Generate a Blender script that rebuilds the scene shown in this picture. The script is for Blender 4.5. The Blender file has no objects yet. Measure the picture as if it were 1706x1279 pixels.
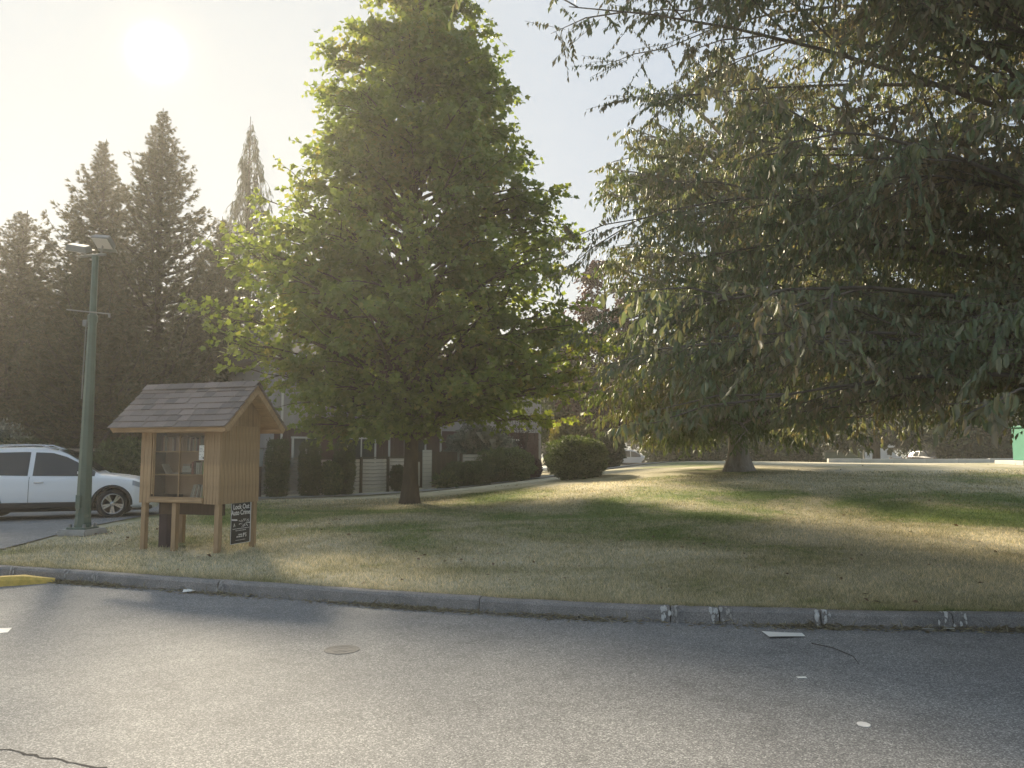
import bpy, bmesh, math, random
import numpy as np
from mathutils import Vector, Matrix

# ------------------------------------------------------------------ camera, sky, sun, exposure
scene = bpy.context.scene
COL = scene.collection
R = math.radians
SUN_AZ, SUN_EL = R(-25.6), R(25.8)            # azimuth from +Y towards +X, elevation
SUN_DIR = Vector((math.sin(SUN_AZ) * math.cos(SUN_EL), math.cos(SUN_AZ) * math.cos(SUN_EL), math.sin(SUN_EL)))

cam_d = bpy.data.cameras.new('camera')
cam = bpy.data.objects.new('camera', cam_d)
COL.objects.link(cam)
cam.location = (0, 0, 1.6)
cam.rotation_euler = (R(95.0), 0, 0)
cam_d.lens = 36.0 * 1289 / 1706
cam_d.sensor_width = 36.0
cam_d.clip_start = 0.05
cam_d.clip_end = 2000
scene.camera = cam

world = bpy.data.worlds.new('World')
scene.world = world
world.use_nodes = True
wn, wl = world.node_tree.nodes, world.node_tree.links
wn.clear()
w_out = wn.new('ShaderNodeOutputWorld')
w_bg = wn.new('ShaderNodeBackground')
w_bg.inputs['Strength'].default_value = 0.105
sky = wn.new('ShaderNodeTexSky')
sky.sky_type = 'NISHITA'
sky.sun_disc = False
sky.sun_elevation = SUN_EL
sky.sun_rotation = SUN_AZ
sky.air_density = 1.0
sky.dust_density = 3.0
sky.ozone_density = 1.5
# smoke evens the sky out: compress its range as a whole
w_gam = wn.new('ShaderNodeGamma'); w_gam.inputs['Gamma'].default_value = 0.04
wl.new(sky.outputs[0], w_gam.inputs['Color'])
w_scl = wn.new('ShaderNodeVectorMath'); w_scl.operation = 'SCALE'; w_scl.inputs['Scale'].default_value = .98
w_hsv = wn.new('ShaderNodeHueSaturation'); w_hsv.inputs['Saturation'].default_value = 7.0
wl.new(w_gam.outputs[0], w_hsv.inputs['Color'])
w_tint = wn.new('ShaderNodeVectorMath'); w_tint.operation = 'MULTIPLY'; w_tint.inputs[1].default_value = (0.90, 1.0, 1.09)
wl.new(w_hsv.outputs[0], w_tint.inputs[0])
wl.new(w_tint.outputs[0], w_scl.inputs[0])
# the hazy solar disc and its aureole, part of the sky itself
w_tc = wn.new('ShaderNodeTexCoord')
w_dot = wn.new('ShaderNodeVectorMath'); w_dot.operation = 'DOT_PRODUCT'
wl.new(w_tc.outputs['Generated'], w_dot.inputs[0])
w_dot.inputs[1].default_value = SUN_DIR
def w_math(op, a, b):
    n = wn.new('ShaderNodeMath'); n.operation = op
    for i, v in enumerate((a, b)):
        if isinstance(v, (int, float)):
            n.inputs[i].default_value = v
        elif v is not None:
            wl.new(v, n.inputs[i])
    return n.outputs[0]
w_cl = w_math('MAXIMUM', w_dot.outputs['Value'], 0.0)
def w_lobe(power, rgb, amount):
    p = w_math('MULTIPLY', w_math('POWER', w_cl, power), amount)
    m = wn.new('ShaderNodeVectorMath'); m.operation = 'SCALE'
    m.inputs[0].default_value = rgb
    wl.new(p, m.inputs['Scale'])
    return m.outputs[0]
def w_add(a, b):
    m = wn.new('ShaderNodeVectorMath'); m.operation = 'ADD'
    wl.new(a, m.inputs[0]); wl.new(b, m.inputs[1])
    return m.outputs[0]
acc = w_scl.outputs[0]
for args in ((11000, (1.0, 0.92, 0.70), 30.0), (1400, (1.0, 0.66, 0.32), .4)):
    acc = w_add(acc, w_lobe(*args))
wl.new(acc, w_bg.inputs['Color'])
wl.new(w_bg.outputs[0], w_out.inputs['Surface'])

sun_d = bpy.data.lights.new('sun', 'SUN')
sun_d.energy = 2.15
sun_d.angle = R(7.0)
sun_d.color = (1.0, 0.86, 0.64)
sun = bpy.data.objects.new('sun', sun_d)
COL.objects.link(sun)
sun.rotation_euler = SUN_DIR.to_track_quat('Z', 'Y').to_euler()
sun.location = SUN_DIR * 100

scene.view_settings.view_transform = 'Standard'
scene.view_settings.look = 'None'
scene.view_settings.exposure = 2.64
scene.view_settings.gamma = 1.0
scene.view_settings.use_curve_mapping = False
scene.render.engine = 'CYCLES'
scene.cycles.max_bounces = 6
scene.cycles.diffuse_bounces = 4
scene.cycles.glossy_bounces = 3
scene.cycles.transmission_bounces = 4
scene.cycles.transparent_max_bounces = 6
scene.cycles.volume_bounces = 1
scene.cycles.use_denoising = True
scene.cycles.sample_clamp_indirect = 4.0

# ------------------------------------------------------------------ helpers
def tag(o, label=None, cat=None, group=None, kind=None):
    if label: o['label'] = label
    if cat: o['category'] = cat
    if group: o['group'] = group
    if kind: o['kind'] = kind
    return o

def empty(name, loc=(0, 0, 0), rz=0.0):
    o = bpy.data.objects.new(name, None)
    COL.objects.link(o)
    o.location = loc
    o.rotation_euler = (0, 0, rz)
    return o

def link(name, mesh, mat=None, parent=None, loc=None, rot=None):
    o = bpy.data.objects.new(name, mesh)
    COL.objects.link(o)
    if mat is not None and not mesh.materials:
        mesh.materials.append(mat)
    if parent is not None:
        o.parent = parent
    if loc is not None: o.location = loc
    if rot is not None: o.rotation_euler = rot
    return o

def copy_tree(o, parent=None):
    c = o.copy()
    COL.objects.link(c)
    c.parent = parent
    for ch in [k for k in bpy.data.objects if k.parent == o]:
        copy_tree(ch, c)
    return c

class MB:
    def __init__(self):
        self.v, self.f = [], []
    def add(self, vs, fs):
        b = len(self.v)
        self.v += [tuple(p) for p in vs]
        self.f += [tuple(i + b for i in f) for f in fs]
        return self
    def box(self, c, s, rz=0.0, m=None):
        x, y, z = s[0] / 2, s[1] / 2, s[2] / 2
        vs = [Vector(p) for p in ((-x,-y,-z),(x,-y,-z),(x,y,-z),(-x,y,-z),(-x,-y,z),(x,-y,z),(x,y,z),(-x,y,z))]
        M = Matrix.Rotation(rz, 3, 'Z') if m is None else m
        c = Vector(c)
        return self.add([M @ p + c for p in vs], [(0,3,2,1),(4,5,6,7),(0,1,5,4),(1,2,6,5),(2,3,7,6),(3,0,4,7)])
    def tube(self, pts, rad, n=6, caps=True):
        pts = [Vector(p) for p in pts]
        if isinstance(rad, (int, float)): rad = [rad] * len(pts)
        b = len(self.v)
        ref = None
        for i, p in enumerate(pts):
            t = (pts[min(i + 1, len(pts) - 1)] - pts[max(i - 1, 0)])
            if t.length < 1e-9: t = Vector((0, 0, 1))
            t.normalize()
            if ref is None:
                ref = Vector((1, 0, 0)) if abs(t.x) < 0.8 else Vector((0, 1, 0))
            a = (ref - t * ref.dot(t)).normalized()
            ref = a
            c = t.cross(a)
            for k in range(n):
                th = 2 * math.pi * k / n
                self.v.append(tuple(p + (a * math.cos(th) + c * math.sin(th)) * rad[i]))
        for i in range(len(pts) - 1):
            for k in range(n):
                k2 = (k + 1) % n
                self.f.append((b + i*n + k, b + i*n + k2, b + (i+1)*n + k2, b + (i+1)*n + k))
        if caps:
            self.f.append(tuple(b + k for k in reversed(range(n))))
            self.f.append(tuple(b + (len(pts)-1)*n + k for k in range(n)))
        return self
    def lathe(self, prof, n=24, M=None, close=False):
        b = len(self.v)
        for (r, z) in prof:
            for k in range(n):
                th = 2*math.pi*k/n
                p = Vector((r*math.cos(th), r*math.sin(th), z))
                self.v.append(tuple(M @ p if M is not None else p))
        m = len(prof)
        for i in range(m if close else m - 1):
            i2 = (i + 1) % m
            for k in range(n):
                k2 = (k+1) % n
                self.f.append((b+i*n+k, b+i*n+k2, b+i2*n+k2, b+i2*n+k))
        return self
    def extrude(self, poly, depth, M=None):
        """poly: list of (x, z) in the local XZ plane, thickness along +Y"""
        n = len(poly)
        vs = [Vector((x, 0, z)) for x, z in poly] + [Vector((x, depth, z)) for x, z in poly]
        if M is not None: vs = [M @ p for p in vs]
        fs = [tuple(range(n)), tuple(reversed(range(n, 2*n)))]
        for i in range(n):
            j = (i + 1) % n
            fs.append((i, n+i, n+j, j))
        return self.add(vs, fs)
    def mesh(self, name, smooth=False, bevel=0.0, segs=1):
        me = bpy.data.meshes.new(name)
        me.from_pydata(self.v, [], self.f)
        bm = bmesh.new(); bm.from_mesh(me)
        if bevel > 0:
            bmesh.ops.bevel(bm, geom=list(bm.edges), offset=bevel, segments=segs, affect='EDGES', clamp_overlap=True)
        bmesh.ops.recalc_face_normals(bm, faces=bm.faces)
        bm.to_mesh(me); bm.free()
        if smooth:
            me.polygons.foreach_set('use_smooth', [True]*len(me.polygons))
        return me
    def build(self, name, mat, parent=None, smooth=False, bevel=0.0, segs=1, loc=None, rot=None):
        return link(name, self.mesh(name, smooth, bevel, segs), mat, parent, loc, rot)

def np_mesh(name, V, faces_flat, loop_total):
    """V (n,3), faces_flat flat index array, loop_total per face array"""
    me = bpy.data.meshes.new(name)
    nv, nl, nf = len(V), len(faces_flat), len(loop_total)
    me.vertices.add(nv); me.loops.add(nl); me.polygons.add(nf)
    me.vertices.foreach_set('co', np.asarray(V, np.float32).ravel())
    me.loops.foreach_set('vertex_index', np.asarray(faces_flat, np.int32))
    ls = np.concatenate([[0], np.cumsum(loop_total)[:-1]]).astype(np.int32)
    me.polygons.foreach_set('loop_start', ls)
    me.polygons.foreach_set('loop_total', np.asarray(loop_total, np.int32))
    me.update(calc_edges=True)
    return me

def unit(a):
    return a / np.maximum(np.linalg.norm(a, axis=1, keepdims=True), 1e-9)

# leaf templates: (along, across, lift) and faces
T_RHOMB = (np.array([(0,0,0),(.45,.5,.10),(1,0,-.04),(.45,-.5,.10)], float), [(0,1,2),(0,2,3)])
T_CHERRY = (np.array([(0,0,0),(.28,.42,.12),(.68,.40,.10),(1,0,-.10),(.68,-.40,.10),(.28,-.42,.12)], float), [(0,1,2,3),(0,3,4,5)])
T_TULIP = (np.array([(0,0,0),(.08,.42,.05),(.36,.52,.06),(.5,.34,.03),(.92,.44,.0),(.80,0,.05),(.92,-.44,.0),(.5,-.34,.03),(.36,-.52,.06),(.08,-.42,.05)], float), [(0,2,3,4,5),(0,5,6,7,8)])
T_SPRAY = (np.array([(0,0,0),(.4,.16,.02),(1,0,0),(.4,-.16,.02),(.12,.05,0),(.45,.06,0),(.80,.50,.05),(.12,-.05,0),(.45,-.06,0),(.80,-.50,.05)], float), [(0,1,2,3),(4,5,6),(7,9,8)])
T_BLADE = (np.array([(0,-.5,0),(0,.5,0),(1,0,0)], float), [(0,1,2)])
T_OVAL = (np.array([(0,0,0),(.5,.5,.05),(1,0,0),(.5,-.5,.05)], float), [(0,1,2,3)])

def cloud_mesh(name, P, D, N, L, W, T):
    P, D, N = np.asarray(P, float), unit(np.asarray(D, float)), np.asarray(N, float)
    N = unit(N - D * np.sum(N * D, axis=1, keepdims=True))
    B = np.cross(N, D)
    tv, tf = T
    L = np.broadcast_to(np.asarray(L, float), (len(P),)); W = np.broadcast_to(np.asarray(W, float), (len(P),))
    V = (P[:, None, :] + D[:, None, :] * (tv[None, :, 0:1] * L[:, None, None])
         + B[:, None, :] * (tv[None, :, 1:2] * W[:, None, None]) + N[:, None, :] * (tv[None, :, 2:3] * L[:, None, None]))
    k = len(tv)
    flat = np.concatenate([np.array(f) for f in tf])
    F = (np.arange(len(P))[:, None] * k + flat[None, :]).ravel()
    tot = np.tile(np.array([len(f) for f in tf]), len(P))
    return np_mesh(name, V.reshape(-1, 3), F, tot)

# ------------------------------------------------------------------ materials
MAT = {}
def mat(name):
    m = bpy.data.materials.new(name)
    m.use_nodes = True
    nt = m.node_tree
    b = nt.nodes['Principled BSDF']
    MAT[name] = m
    return m, nt, b

def ramp(nt, fac, stops):
    r = nt.nodes.new('ShaderNodeValToRGB')
    el = r.color_ramp.elements
    while len(el) < len(stops): el.new(0.5)
    for e, (p, c) in zip(el, stops):
        e.position = p; e.color = (*c, 1)
    nt.links.new(fac, r.inputs['Fac'])
    return r.outputs['Color']

def noise(nt, scale, detail=4, rough=.55, vec=None, dist=0.0):
    n = nt.nodes.new('ShaderNodeTexNoise')
    n.inputs['Scale'].default_value = scale
    n.inputs['Detail'].default_value = detail
    n.inputs['Roughness'].default_value = rough
    n.inputs['Distortion'].default_value = dist
    if vec is not None: nt.links.new(vec, n.inputs['Vector'])
    return n.outputs['Fac']

def pos(nt):
    return nt.nodes.new('ShaderNodeNewGeometry').outputs['Position']

def objco(nt, scale=None):
    o = nt.nodes.new('ShaderNodeTexCoord').outputs['Object']
    if scale is None: return o
    m = nt.nodes.new('ShaderNodeMapping')
    m.inputs['Scale'].default_value = scale
    nt.links.new(o, m.inputs['Vector'])
    return m.outputs['Vector']

def mixc(nt, fac, a, b, mode='MIX'):
    m = nt.nodes.new('ShaderNodeMix'); m.data_type = 'RGBA'; m.blend_type = mode
    for sock, v in ((m.inputs[0], fac), (m.inputs[6], a), (m.inputs[7], b)):
        if isinstance(v, (int, float)): sock.default_value = v
        elif isinstance(v, tuple): sock.default_value = (*v, 1) if len(v) == 3 else v
        else: nt.links.new(v, sock)
    return m.outputs[2]

def bump(nt, b, h, strength=.3, dist=.01):
    n = nt.nodes.new('ShaderNodeBump')
    n.inputs['Strength'].default_value = strength
    n.inputs['Distance'].default_value = dist
    nt.links.new(h, n.inputs['Height'])
    nt.links.new(n.outputs['Normal'], b.inputs['Normal'])

def simple(name, rgb, rough=.6, var=.15, scale=6.0, metal=0.0, bmp=0.0, stretch=None, spec=.4):
    m, nt, b = mat(name)
    v = objco(nt, stretch)
    n = noise(nt, scale, 5, .6, v)
    lo = tuple(max(0, c * (1 - var)) for c in rgb); hi = tuple(min(1, c * (1 + var)) for c in rgb)
    nt.links.new(ramp(nt, n, [(.3, lo), (.7, hi)]), b.inputs['Base Color'])
    b.inputs['Roughness'].default_value = rough
    b.inputs['Metallic'].default_value = metal
    b.inputs['Specular IOR Level'].default_value = spec
    if bmp: bump(nt, b, n, bmp, .01)
    return m

def leafmat(name, stops, trans=.35, tint=(1.25, 1.2, .55), rough=.5, patch=None):
    """leaf with per-leaf colour, translucency to the light behind it"""
    m, nt, b = mat(name)
    rnd = nt.nodes.new('ShaderNodeNewGeometry').outputs['Random Per Island']
    if patch:
        n = noise(nt, patch, 2, .5, pos(nt))
        mm = nt.nodes.new('ShaderNodeMath'); mm.operation = 'MULTIPLY_ADD'
        nt.links.new(n, mm.inputs[0]); mm.inputs[1].default_value = 1.6; mm.inputs[2].default_value = -.55
        ad = nt.nodes.new('ShaderNodeMath'); ad.operation = 'MULTIPLY_ADD'
        nt.links.new(rnd, ad.inputs[0]); ad.inputs[1].default_value = .55
        nt.links.new(mm.outputs[0], ad.inputs[2])
        fac = ad.outputs[0]
    else:
        fac = rnd
    c = ramp(nt, fac, stops)
    nt.links.new(c, b.inputs['Base Color'])
    b.inputs['Roughness'].default_value = rough
    b.inputs['Specular IOR Level'].default_value = .3
    tr = nt.nodes.new('ShaderNodeBsdfTranslucent')
    nt.links.new(mixc(nt, 1.0, c, tint, 'MULTIPLY'), tr.inputs['Color'])
    mx = nt.nodes.new('ShaderNodeMixShader')
    mx.inputs[0].default_value = trans
    nt.links.new(b.outputs[0], mx.inputs[1]); nt.links.new(tr.outputs[0], mx.inputs[2])
    nt.links.new(mx.outputs[0], nt.nodes['Material Output'].inputs['Surface'])
    return m

# lawn colour, shared by the turf and by the blades standing on it
def lawn_colour(nt):
    p = pos(nt)
    big = noise(nt, .22, 5, .62, p, .6)
    fine = noise(nt, 6.5, 6, .75, p)
    a = nt.nodes.new('ShaderNodeMath'); a.operation = 'MULTIPLY_ADD'
    nt.links.new(fine, a.inputs[0]); a.inputs[1].default_value = .42
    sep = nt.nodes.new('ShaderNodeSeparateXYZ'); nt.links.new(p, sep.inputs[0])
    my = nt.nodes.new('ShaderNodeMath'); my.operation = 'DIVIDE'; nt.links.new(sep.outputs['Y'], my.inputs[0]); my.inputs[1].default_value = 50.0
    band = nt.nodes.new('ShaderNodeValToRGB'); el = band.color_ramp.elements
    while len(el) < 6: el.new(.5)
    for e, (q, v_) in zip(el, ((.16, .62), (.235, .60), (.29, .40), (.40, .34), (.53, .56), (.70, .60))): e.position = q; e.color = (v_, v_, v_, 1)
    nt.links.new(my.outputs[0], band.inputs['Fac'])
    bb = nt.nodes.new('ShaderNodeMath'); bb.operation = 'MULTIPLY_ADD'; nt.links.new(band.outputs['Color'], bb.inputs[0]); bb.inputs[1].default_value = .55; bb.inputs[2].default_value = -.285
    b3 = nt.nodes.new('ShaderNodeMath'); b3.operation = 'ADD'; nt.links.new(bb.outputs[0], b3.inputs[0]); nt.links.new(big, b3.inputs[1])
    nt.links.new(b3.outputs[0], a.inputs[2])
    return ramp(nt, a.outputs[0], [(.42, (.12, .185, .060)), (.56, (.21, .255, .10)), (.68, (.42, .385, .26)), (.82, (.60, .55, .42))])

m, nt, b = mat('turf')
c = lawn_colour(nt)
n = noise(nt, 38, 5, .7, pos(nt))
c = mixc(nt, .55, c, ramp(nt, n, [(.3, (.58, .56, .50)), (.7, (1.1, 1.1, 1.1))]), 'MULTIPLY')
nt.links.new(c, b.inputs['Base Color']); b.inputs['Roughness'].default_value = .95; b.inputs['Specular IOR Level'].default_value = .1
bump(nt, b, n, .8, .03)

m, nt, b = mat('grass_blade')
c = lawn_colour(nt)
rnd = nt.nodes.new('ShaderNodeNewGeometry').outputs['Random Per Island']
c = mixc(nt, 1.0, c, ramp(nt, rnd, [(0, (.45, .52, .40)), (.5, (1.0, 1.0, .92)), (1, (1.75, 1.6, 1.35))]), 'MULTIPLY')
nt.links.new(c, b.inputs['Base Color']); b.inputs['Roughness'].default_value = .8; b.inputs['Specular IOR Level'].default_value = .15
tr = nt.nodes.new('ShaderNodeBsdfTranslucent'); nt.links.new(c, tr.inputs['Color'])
mx = nt.nodes.new('ShaderNodeMixShader'); mx.inputs[0].default_value = .4
nt.links.new(b.outputs[0], mx.inputs[1]); nt.links.new(tr.outputs[0], mx.inputs[2])
nt.links.new(mx.outputs[0], nt.nodes['Material Output'].inputs['Surface'])

m, nt, b = mat('asphalt')
p = pos(nt)
chip = nt.nodes.new('ShaderNodeTexVoronoi'); chip.inputs['Scale'].default_value = 125
nt.links.new(p, chip.inputs['Vector'])
sp = nt.nodes.new('ShaderNodeSeparateColor'); nt.links.new(chip.outputs['Color'], sp.inputs[0])
g = noise(nt, 60, 3, .7, p)
c = ramp(nt, sp.outputs[0], [(0, (.115, .116, .119)), (.45, (.19, .19, .192)), (.8, (.27, .269, .267)), (1, (.46, .455, .445))])
big = noise(nt, .55, 5, .6, p)
c = mixc(nt, 1.0, c, ramp(nt, big, [(.3, (.84, .84, .85)), (.7, (1.12, 1.11, 1.08))]), 'MULTIPLY')
c = mixc(nt, 1.0, c, ramp(nt, noise(nt, 3.2, 6, .7, p, .5), [(.32, (.84, .84, .84)), (.5, (1, 1, 1)), (.7, (1.1, 1.1, 1.09))]), 'MULTIPLY')
nt.links.new(c, b.inputs['Base Color']); b.inputs['Roughness'].default_value = .80; b.inputs['Specular IOR Level'].default_value = .25
bump(nt, b, g, .5, .006)

m, nt, b = mat('kerb_concrete')
p = pos(nt)
n1 = noise(nt, 90, 3, .7, p); n2 = noise(nt, 3.0, 5, .6, p)
c = ramp(nt, n1, [(.3, (.12, .115, .112)), (.55, (.25, .24, .232)), (.75, (.44, .425, .405))])
c = mixc(nt, 1.0, c, ramp(nt, n2, [(.3, (.75, .75, .75)), (.7, (1.25, 1.2, 1.15))]), 'MULTIPLY')
nt.links.new(c, b.inputs['Base Color']); b.inputs['Roughness'].default_value = .9
bump(nt, b, n1, .7, .006)

def woodmat(name, rgb, grain=(1, 1, .06), scale=9, rough=.75):
    m, nt, b = mat(name)
    v = objco(nt, grain)
    n = noise(nt, scale * 3, 6, .65, v, 1.2)
    n2 = noise(nt, 1.7, 4, .6, objco(nt))
    c = ramp(nt, n, [(.25, tuple(x * .6 for x in rgb)), (.55, rgb), (.8, tuple(min(1, x * 1.25) for x in rgb))])
    c = mixc(nt, 1.0, c, ramp(nt, n2, [(.3, (.72, .72, .74)), (.7, (1.12, 1.1, 1.06))]), 'MULTIPLY')
    nt.links.new(c, b.inputs['Base Color']); b.inputs['Roughness'].default_value = rough
    bump(nt, b, n, .35, .004)
    return m
woodmat('cedar', (.44, .295, .165))
woodmat('cedar_x', (.46, .31, .175), (.06, 1, 1))
woodmat('cedar_dark', (.10, .065, .045))
woodmat('fence_board', (.78, .74, .73), (.06, 1, 1))
woodmat('fence_post', (.085, .06, .045))

m, nt, b = mat('shingle')
p = pos(nt)
n = noise(nt, 120, 3, .7, p)
oi = nt.nodes.new('ShaderNodeObjectInfo')
c = ramp(nt, n, [(.3, (.14, .115, .10)), (.7, (.27, .225, .20))])
c = mixc(nt, 1.0, c, ramp(nt, oi.outputs['Random'], [(0, (.75, .75, .76)), (1, (1.25, 1.22, 1.2))]), 'MULTIPLY')
nt.links.new(c, b.inputs['Base Color']); b.inputs['Roughness'].default_value = .9
bump(nt, b, n, .5, .003)

def barkmat(name, a, bcol, scale=6, stretch=(1, 1, .25)):
    m, nt, b = mat(name)
    n = noise(nt, scale, 8, .7, objco(nt, stretch), .8)
    nt.links.new(ramp(nt, n, [(.3, a), (.7, bcol)]), b.inputs['Base Color'])
    b.inputs['Roughness'].default_value = .9
    bump(nt, b, n, 1.0, .04)
    return m
barkmat('bark_brown', (.045, .032, .022), (.13, .095, .066))
barkmat('bark_grey', (.16, .135, .115), (.46, .41, .365), 5)
barkmat('bark_twig', (.085, .070, .056), (.20, .17, .14))
barkmat('bark_dark', (.025, .020, .017), (.08, .065, .055))

leafmat('leaf_maple', [(0, (.085, .130, .036)), (.4, (.145, .200, .058)), (.75, (.20, .25, .080)), (1, (.27, .25, .09))], .48, (1.5, 1.4, .5), .5, .55)
leafmat('leaf_cherry', [(0, (.100, .140, .088)), (.35, (.165, .205, .125)), (.62, (.22, .223, .152)), (.82, (.265, .228, .172)), (1, (.33, .26, .19))], .40, (1.2, 1.15, .60), .42, .35)
leafmat('leaf_cherry_far', [(0, (.065, .100, .040)), (.4, (.12, .155, .06)), (.7, (.17, .175, .075)), (1, (.24, .19, .10))], .26, (1.15, 1.2, .6), .5, .3)
leafmat('needle_cedar', [(0, (.040, .050, .026)), (.5, (.070, .075, .038)), (1, (.115, .098, .055))], .22, (1.2, 1.0, .5), .65)
leafmat('needle_blue', [(0, (.030, .045, .030)), (.5, (.050, .065, .040)), (1, (.08, .085, .05))], .25, (1.1, 1.1, .6), .65)
leafmat('leaf_plum', [(0, (.035, .018, .022)), (.5, (.060, .030, .034)), (1, (.105, .060, .055))], .3, (1.2, .8, .6))
leafmat('leaf_box', [(0, (.050, .078, .030)), (.5, (.095, .135, .050)), (1, (.20, .235, .11))], .25, (1.2, 1.2, .5))
leafmat('leaf_yew', [(0, (.040, .062, .026)), (.6, (.075, .105, .040)), (1, (.12, .15, .06))], .2, (1.1, 1.1, .5))
leafmat('leaf_grey', [(0, (.075, .09, .075)), (.6, (.14, .16, .13)), (1, (.30, .30, .26))], .25, (1.1, 1.1, .8))
leafmat('leaf_yellow', [(0, (.07, .085, .02)), (.6, (.12, .12, .035)), (1, (.22, .17, .06))], .35, (1.3, 1.2, .5))
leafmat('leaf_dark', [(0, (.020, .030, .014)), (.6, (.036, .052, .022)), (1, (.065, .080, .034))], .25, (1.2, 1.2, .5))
leafmat('leaf_dry', [(0, (.10, .06, .035)), (.5, (.18, .115, .065)), (1, (.32, .23, .14))], .1)
leafmat('straw', [(0, (.20, .16, .10)), (.5, (.36, .31, .20)), (1, (.52, .47, .34))], .15, (1, 1, .8))

simple('concrete', (.36, .345, .32), .9, .2, 4, bmp=.2)
simple('pale_concrete', (.55, .53, .50), .9, .12, 2)
simple('mortar_white', (.50, .49, .47), .9, .25, 20, bmp=.5)
simple('green_steel', (.095, .135, .105), .45, .15, 3)
simple('grey_steel', (.22, .225, .21), .45, .15, 5, .3)
simple('lamp_glass', (.55, .52, .47), .3, .06, 4)
simple('yellow_paint', (.62, .43, .10), .8, .2, 16, bmp=.4)
simple('white_paint', (.72, .70, .67), .7, .08, 10)
simple('crack', (.022, .022, .024), .95, .2, 10)
simple('iron', (.12, .118, .115), .75, .25, 20, 0)
simple('paper', (.80, .78, .72), .8, .05, 8)
simple('ink', (.03, .03, .035), .7, .1, 5)
simple('sign_black', (.018, .018, .020), .45, .1, 5)
simple('sign_white', (.72, .72, .72), .5, .05, 5)
simple('interior', (.52, .36, .25), .8, .15, 3)
simple('plum_wood', (.055, .035, .042), .7, .2, 5)
simple('siding_cream', (.50, .47, .43), .7, .08, 2)
simple('siding_grey', (.34, .32, .31), .7, .08, 2)
simple('siding_brown', (.095, .055, .048), .8, .15, 2)
simple('siding_red', (.12, .055, .055), .8, .1, 2)
simple('trim_white', (.62, .60, .57), .6, .06, 2)
simple('roof_dark', (.075, .065, .06), .9, .2, 10)
simple('box_green', (.055, .22, .15), .5, .08, 2)
simple('plastic_black', (.02, .02, .021), .6, .15, 8)
simple('rubber', (.022, .022, .022), .85, .2, 12)
simple('chrome', (.55, .55, .55), .25, .05, 5, 1.0)
simple('wood_rail', (.24, .20, .16), .8, .15, 5)
simple('bin_blue', (.30, .34, .38), .6, .06, 3)

def glassmat(name, tint, alpha, rough=.06):
    m, nt, b = mat(name)
    b.inputs['Base Color'].default_value = (*tint, 1)
    b.inputs['Roughness'].default_value = rough
    b.inputs['Specular IOR Level'].default_value = .5
    if alpha < 1:
        tp = nt.nodes.new('ShaderNodeBsdfTransparent')
        tp.inputs['Color'].default_value = (.92, .92, .90, 1)
        gl = nt.nodes.new('ShaderNodeBsdfGlossy'); gl.inputs['Roughness'].default_value = rough
        fr = nt.nodes.new('ShaderNodeFresnel'); fr.inputs['IOR'].default_value = 1.22
        m1 = nt.nodes.new('ShaderNodeMixShader')
        nt.links.new(fr.outputs[0], m1.inputs[0]); nt.links.new(tp.outputs[0], m1.inputs[1]); nt.links.new(gl.outputs[0], m1.inputs[2])
        m2 = nt.nodes.new('ShaderNodeMixShader'); m2.inputs[0].default_value = alpha
        nt.links.new(m1.outputs[0], m2.inputs[1]); nt.links.new(b.outputs[0], m2.inputs[2])
        nt.links.new(m2.outputs[0], nt.nodes['Material Output'].inputs['Surface'])
    return m
glassmat('case_glass', (.30, .27, .24), .03, .03)
glassmat('car_glass', (.030, .034, .036), 1.0)
glassmat('house_glass', (.05, .055, .06), 1.0, .1)
def carpaint(name, rgb):
    m, nt, b = mat(name)
    b.inputs['Base Color'].default_value = (*rgb, 1)
    b.inputs['Roughness'].default_value = .35
    b.inputs['Coat Weight'].default_value = .7
    b.inputs['Coat Roughness'].default_value = .06
carpaint('car_white', (.74, .75, .76)); carpaint('car_silver', (.42, .42, .42)); carpaint('car_black', (.02, .02, .024))
carpaint('tail_red', (.30, .02, .02)); carpaint('headlamp', (.30, .32, .34))
_b = 'book_'
BOOK = []
for i, cc in enumerate([(.35,.24,.18),(.16,.10,.09),(.50,.46,.40),(.28,.18,.12),(.42,.34,.28),(.12,.14,.18),(.22,.20,.17),(.55,.52,.46),(.30,.12,.10),(.20,.30,.10)]):
    BOOK.append(simple(_b + str(i), cc, .6, .1, 12))

# ------------------------------------------------------------------ ground
def sstep(t):
    t = np.clip(t, 0, 1)
    return t * t * (3 - 2 * t)
def gz(x, y):
    """height of the lawn: flat by the kerb, a low mound to the right, falling away behind it"""
    x = np.asarray(x, float); y = np.asarray(y, float)
    h = 1.10 * sstep((x + 5) / 15) * sstep((y - 10) / 22)
    fall = sstep((y - 38) / 30)
    return h * (1 - fall) + .05 * np.sin(x * .35 + 1) * np.sin(y * .27) * sstep((y - 10) / 8) * (1 - fall)
def gzf(x, y):
    return float(gz(x, y))

KX = [-30, -14, -10, -7.11, -6.12, -3.64, -1.74, -.34, .92, 2.1, 3.54, 5.01, 9, 30]
KY = [12.6, 12.4, 11.85, 10.92, 10.60, 9.68, 9.03, 8.55, 8.22, 7.98, 7.82, 7.73, 7.66, 7.66]
def kerb_y(x):
    s = np.zeros_like(np.asarray(x, float))
    for d in np.linspace(-.8, .8, 9): s = s + np.interp(np.asarray(x, float) + d, KX, KY)
    return s / 9

def grid_mesh(name, X, Y, Z):
    ny, nx = X.shape
    V = np.stack([X, Y, Z], -1).reshape(-1, 3)
    i = np.arange(ny - 1)[:, None] * nx + np.arange(nx - 1)[None, :]
    F = np.stack([i, i + 1, i + nx + 1, i + nx], -1).reshape(-1)
    me = np_mesh(name, V, F, np.full((ny - 1) * (nx - 1), 4))
    me.polygons.foreach_set('use_smooth', [True] * len(me.polygons))
    return me

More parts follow.
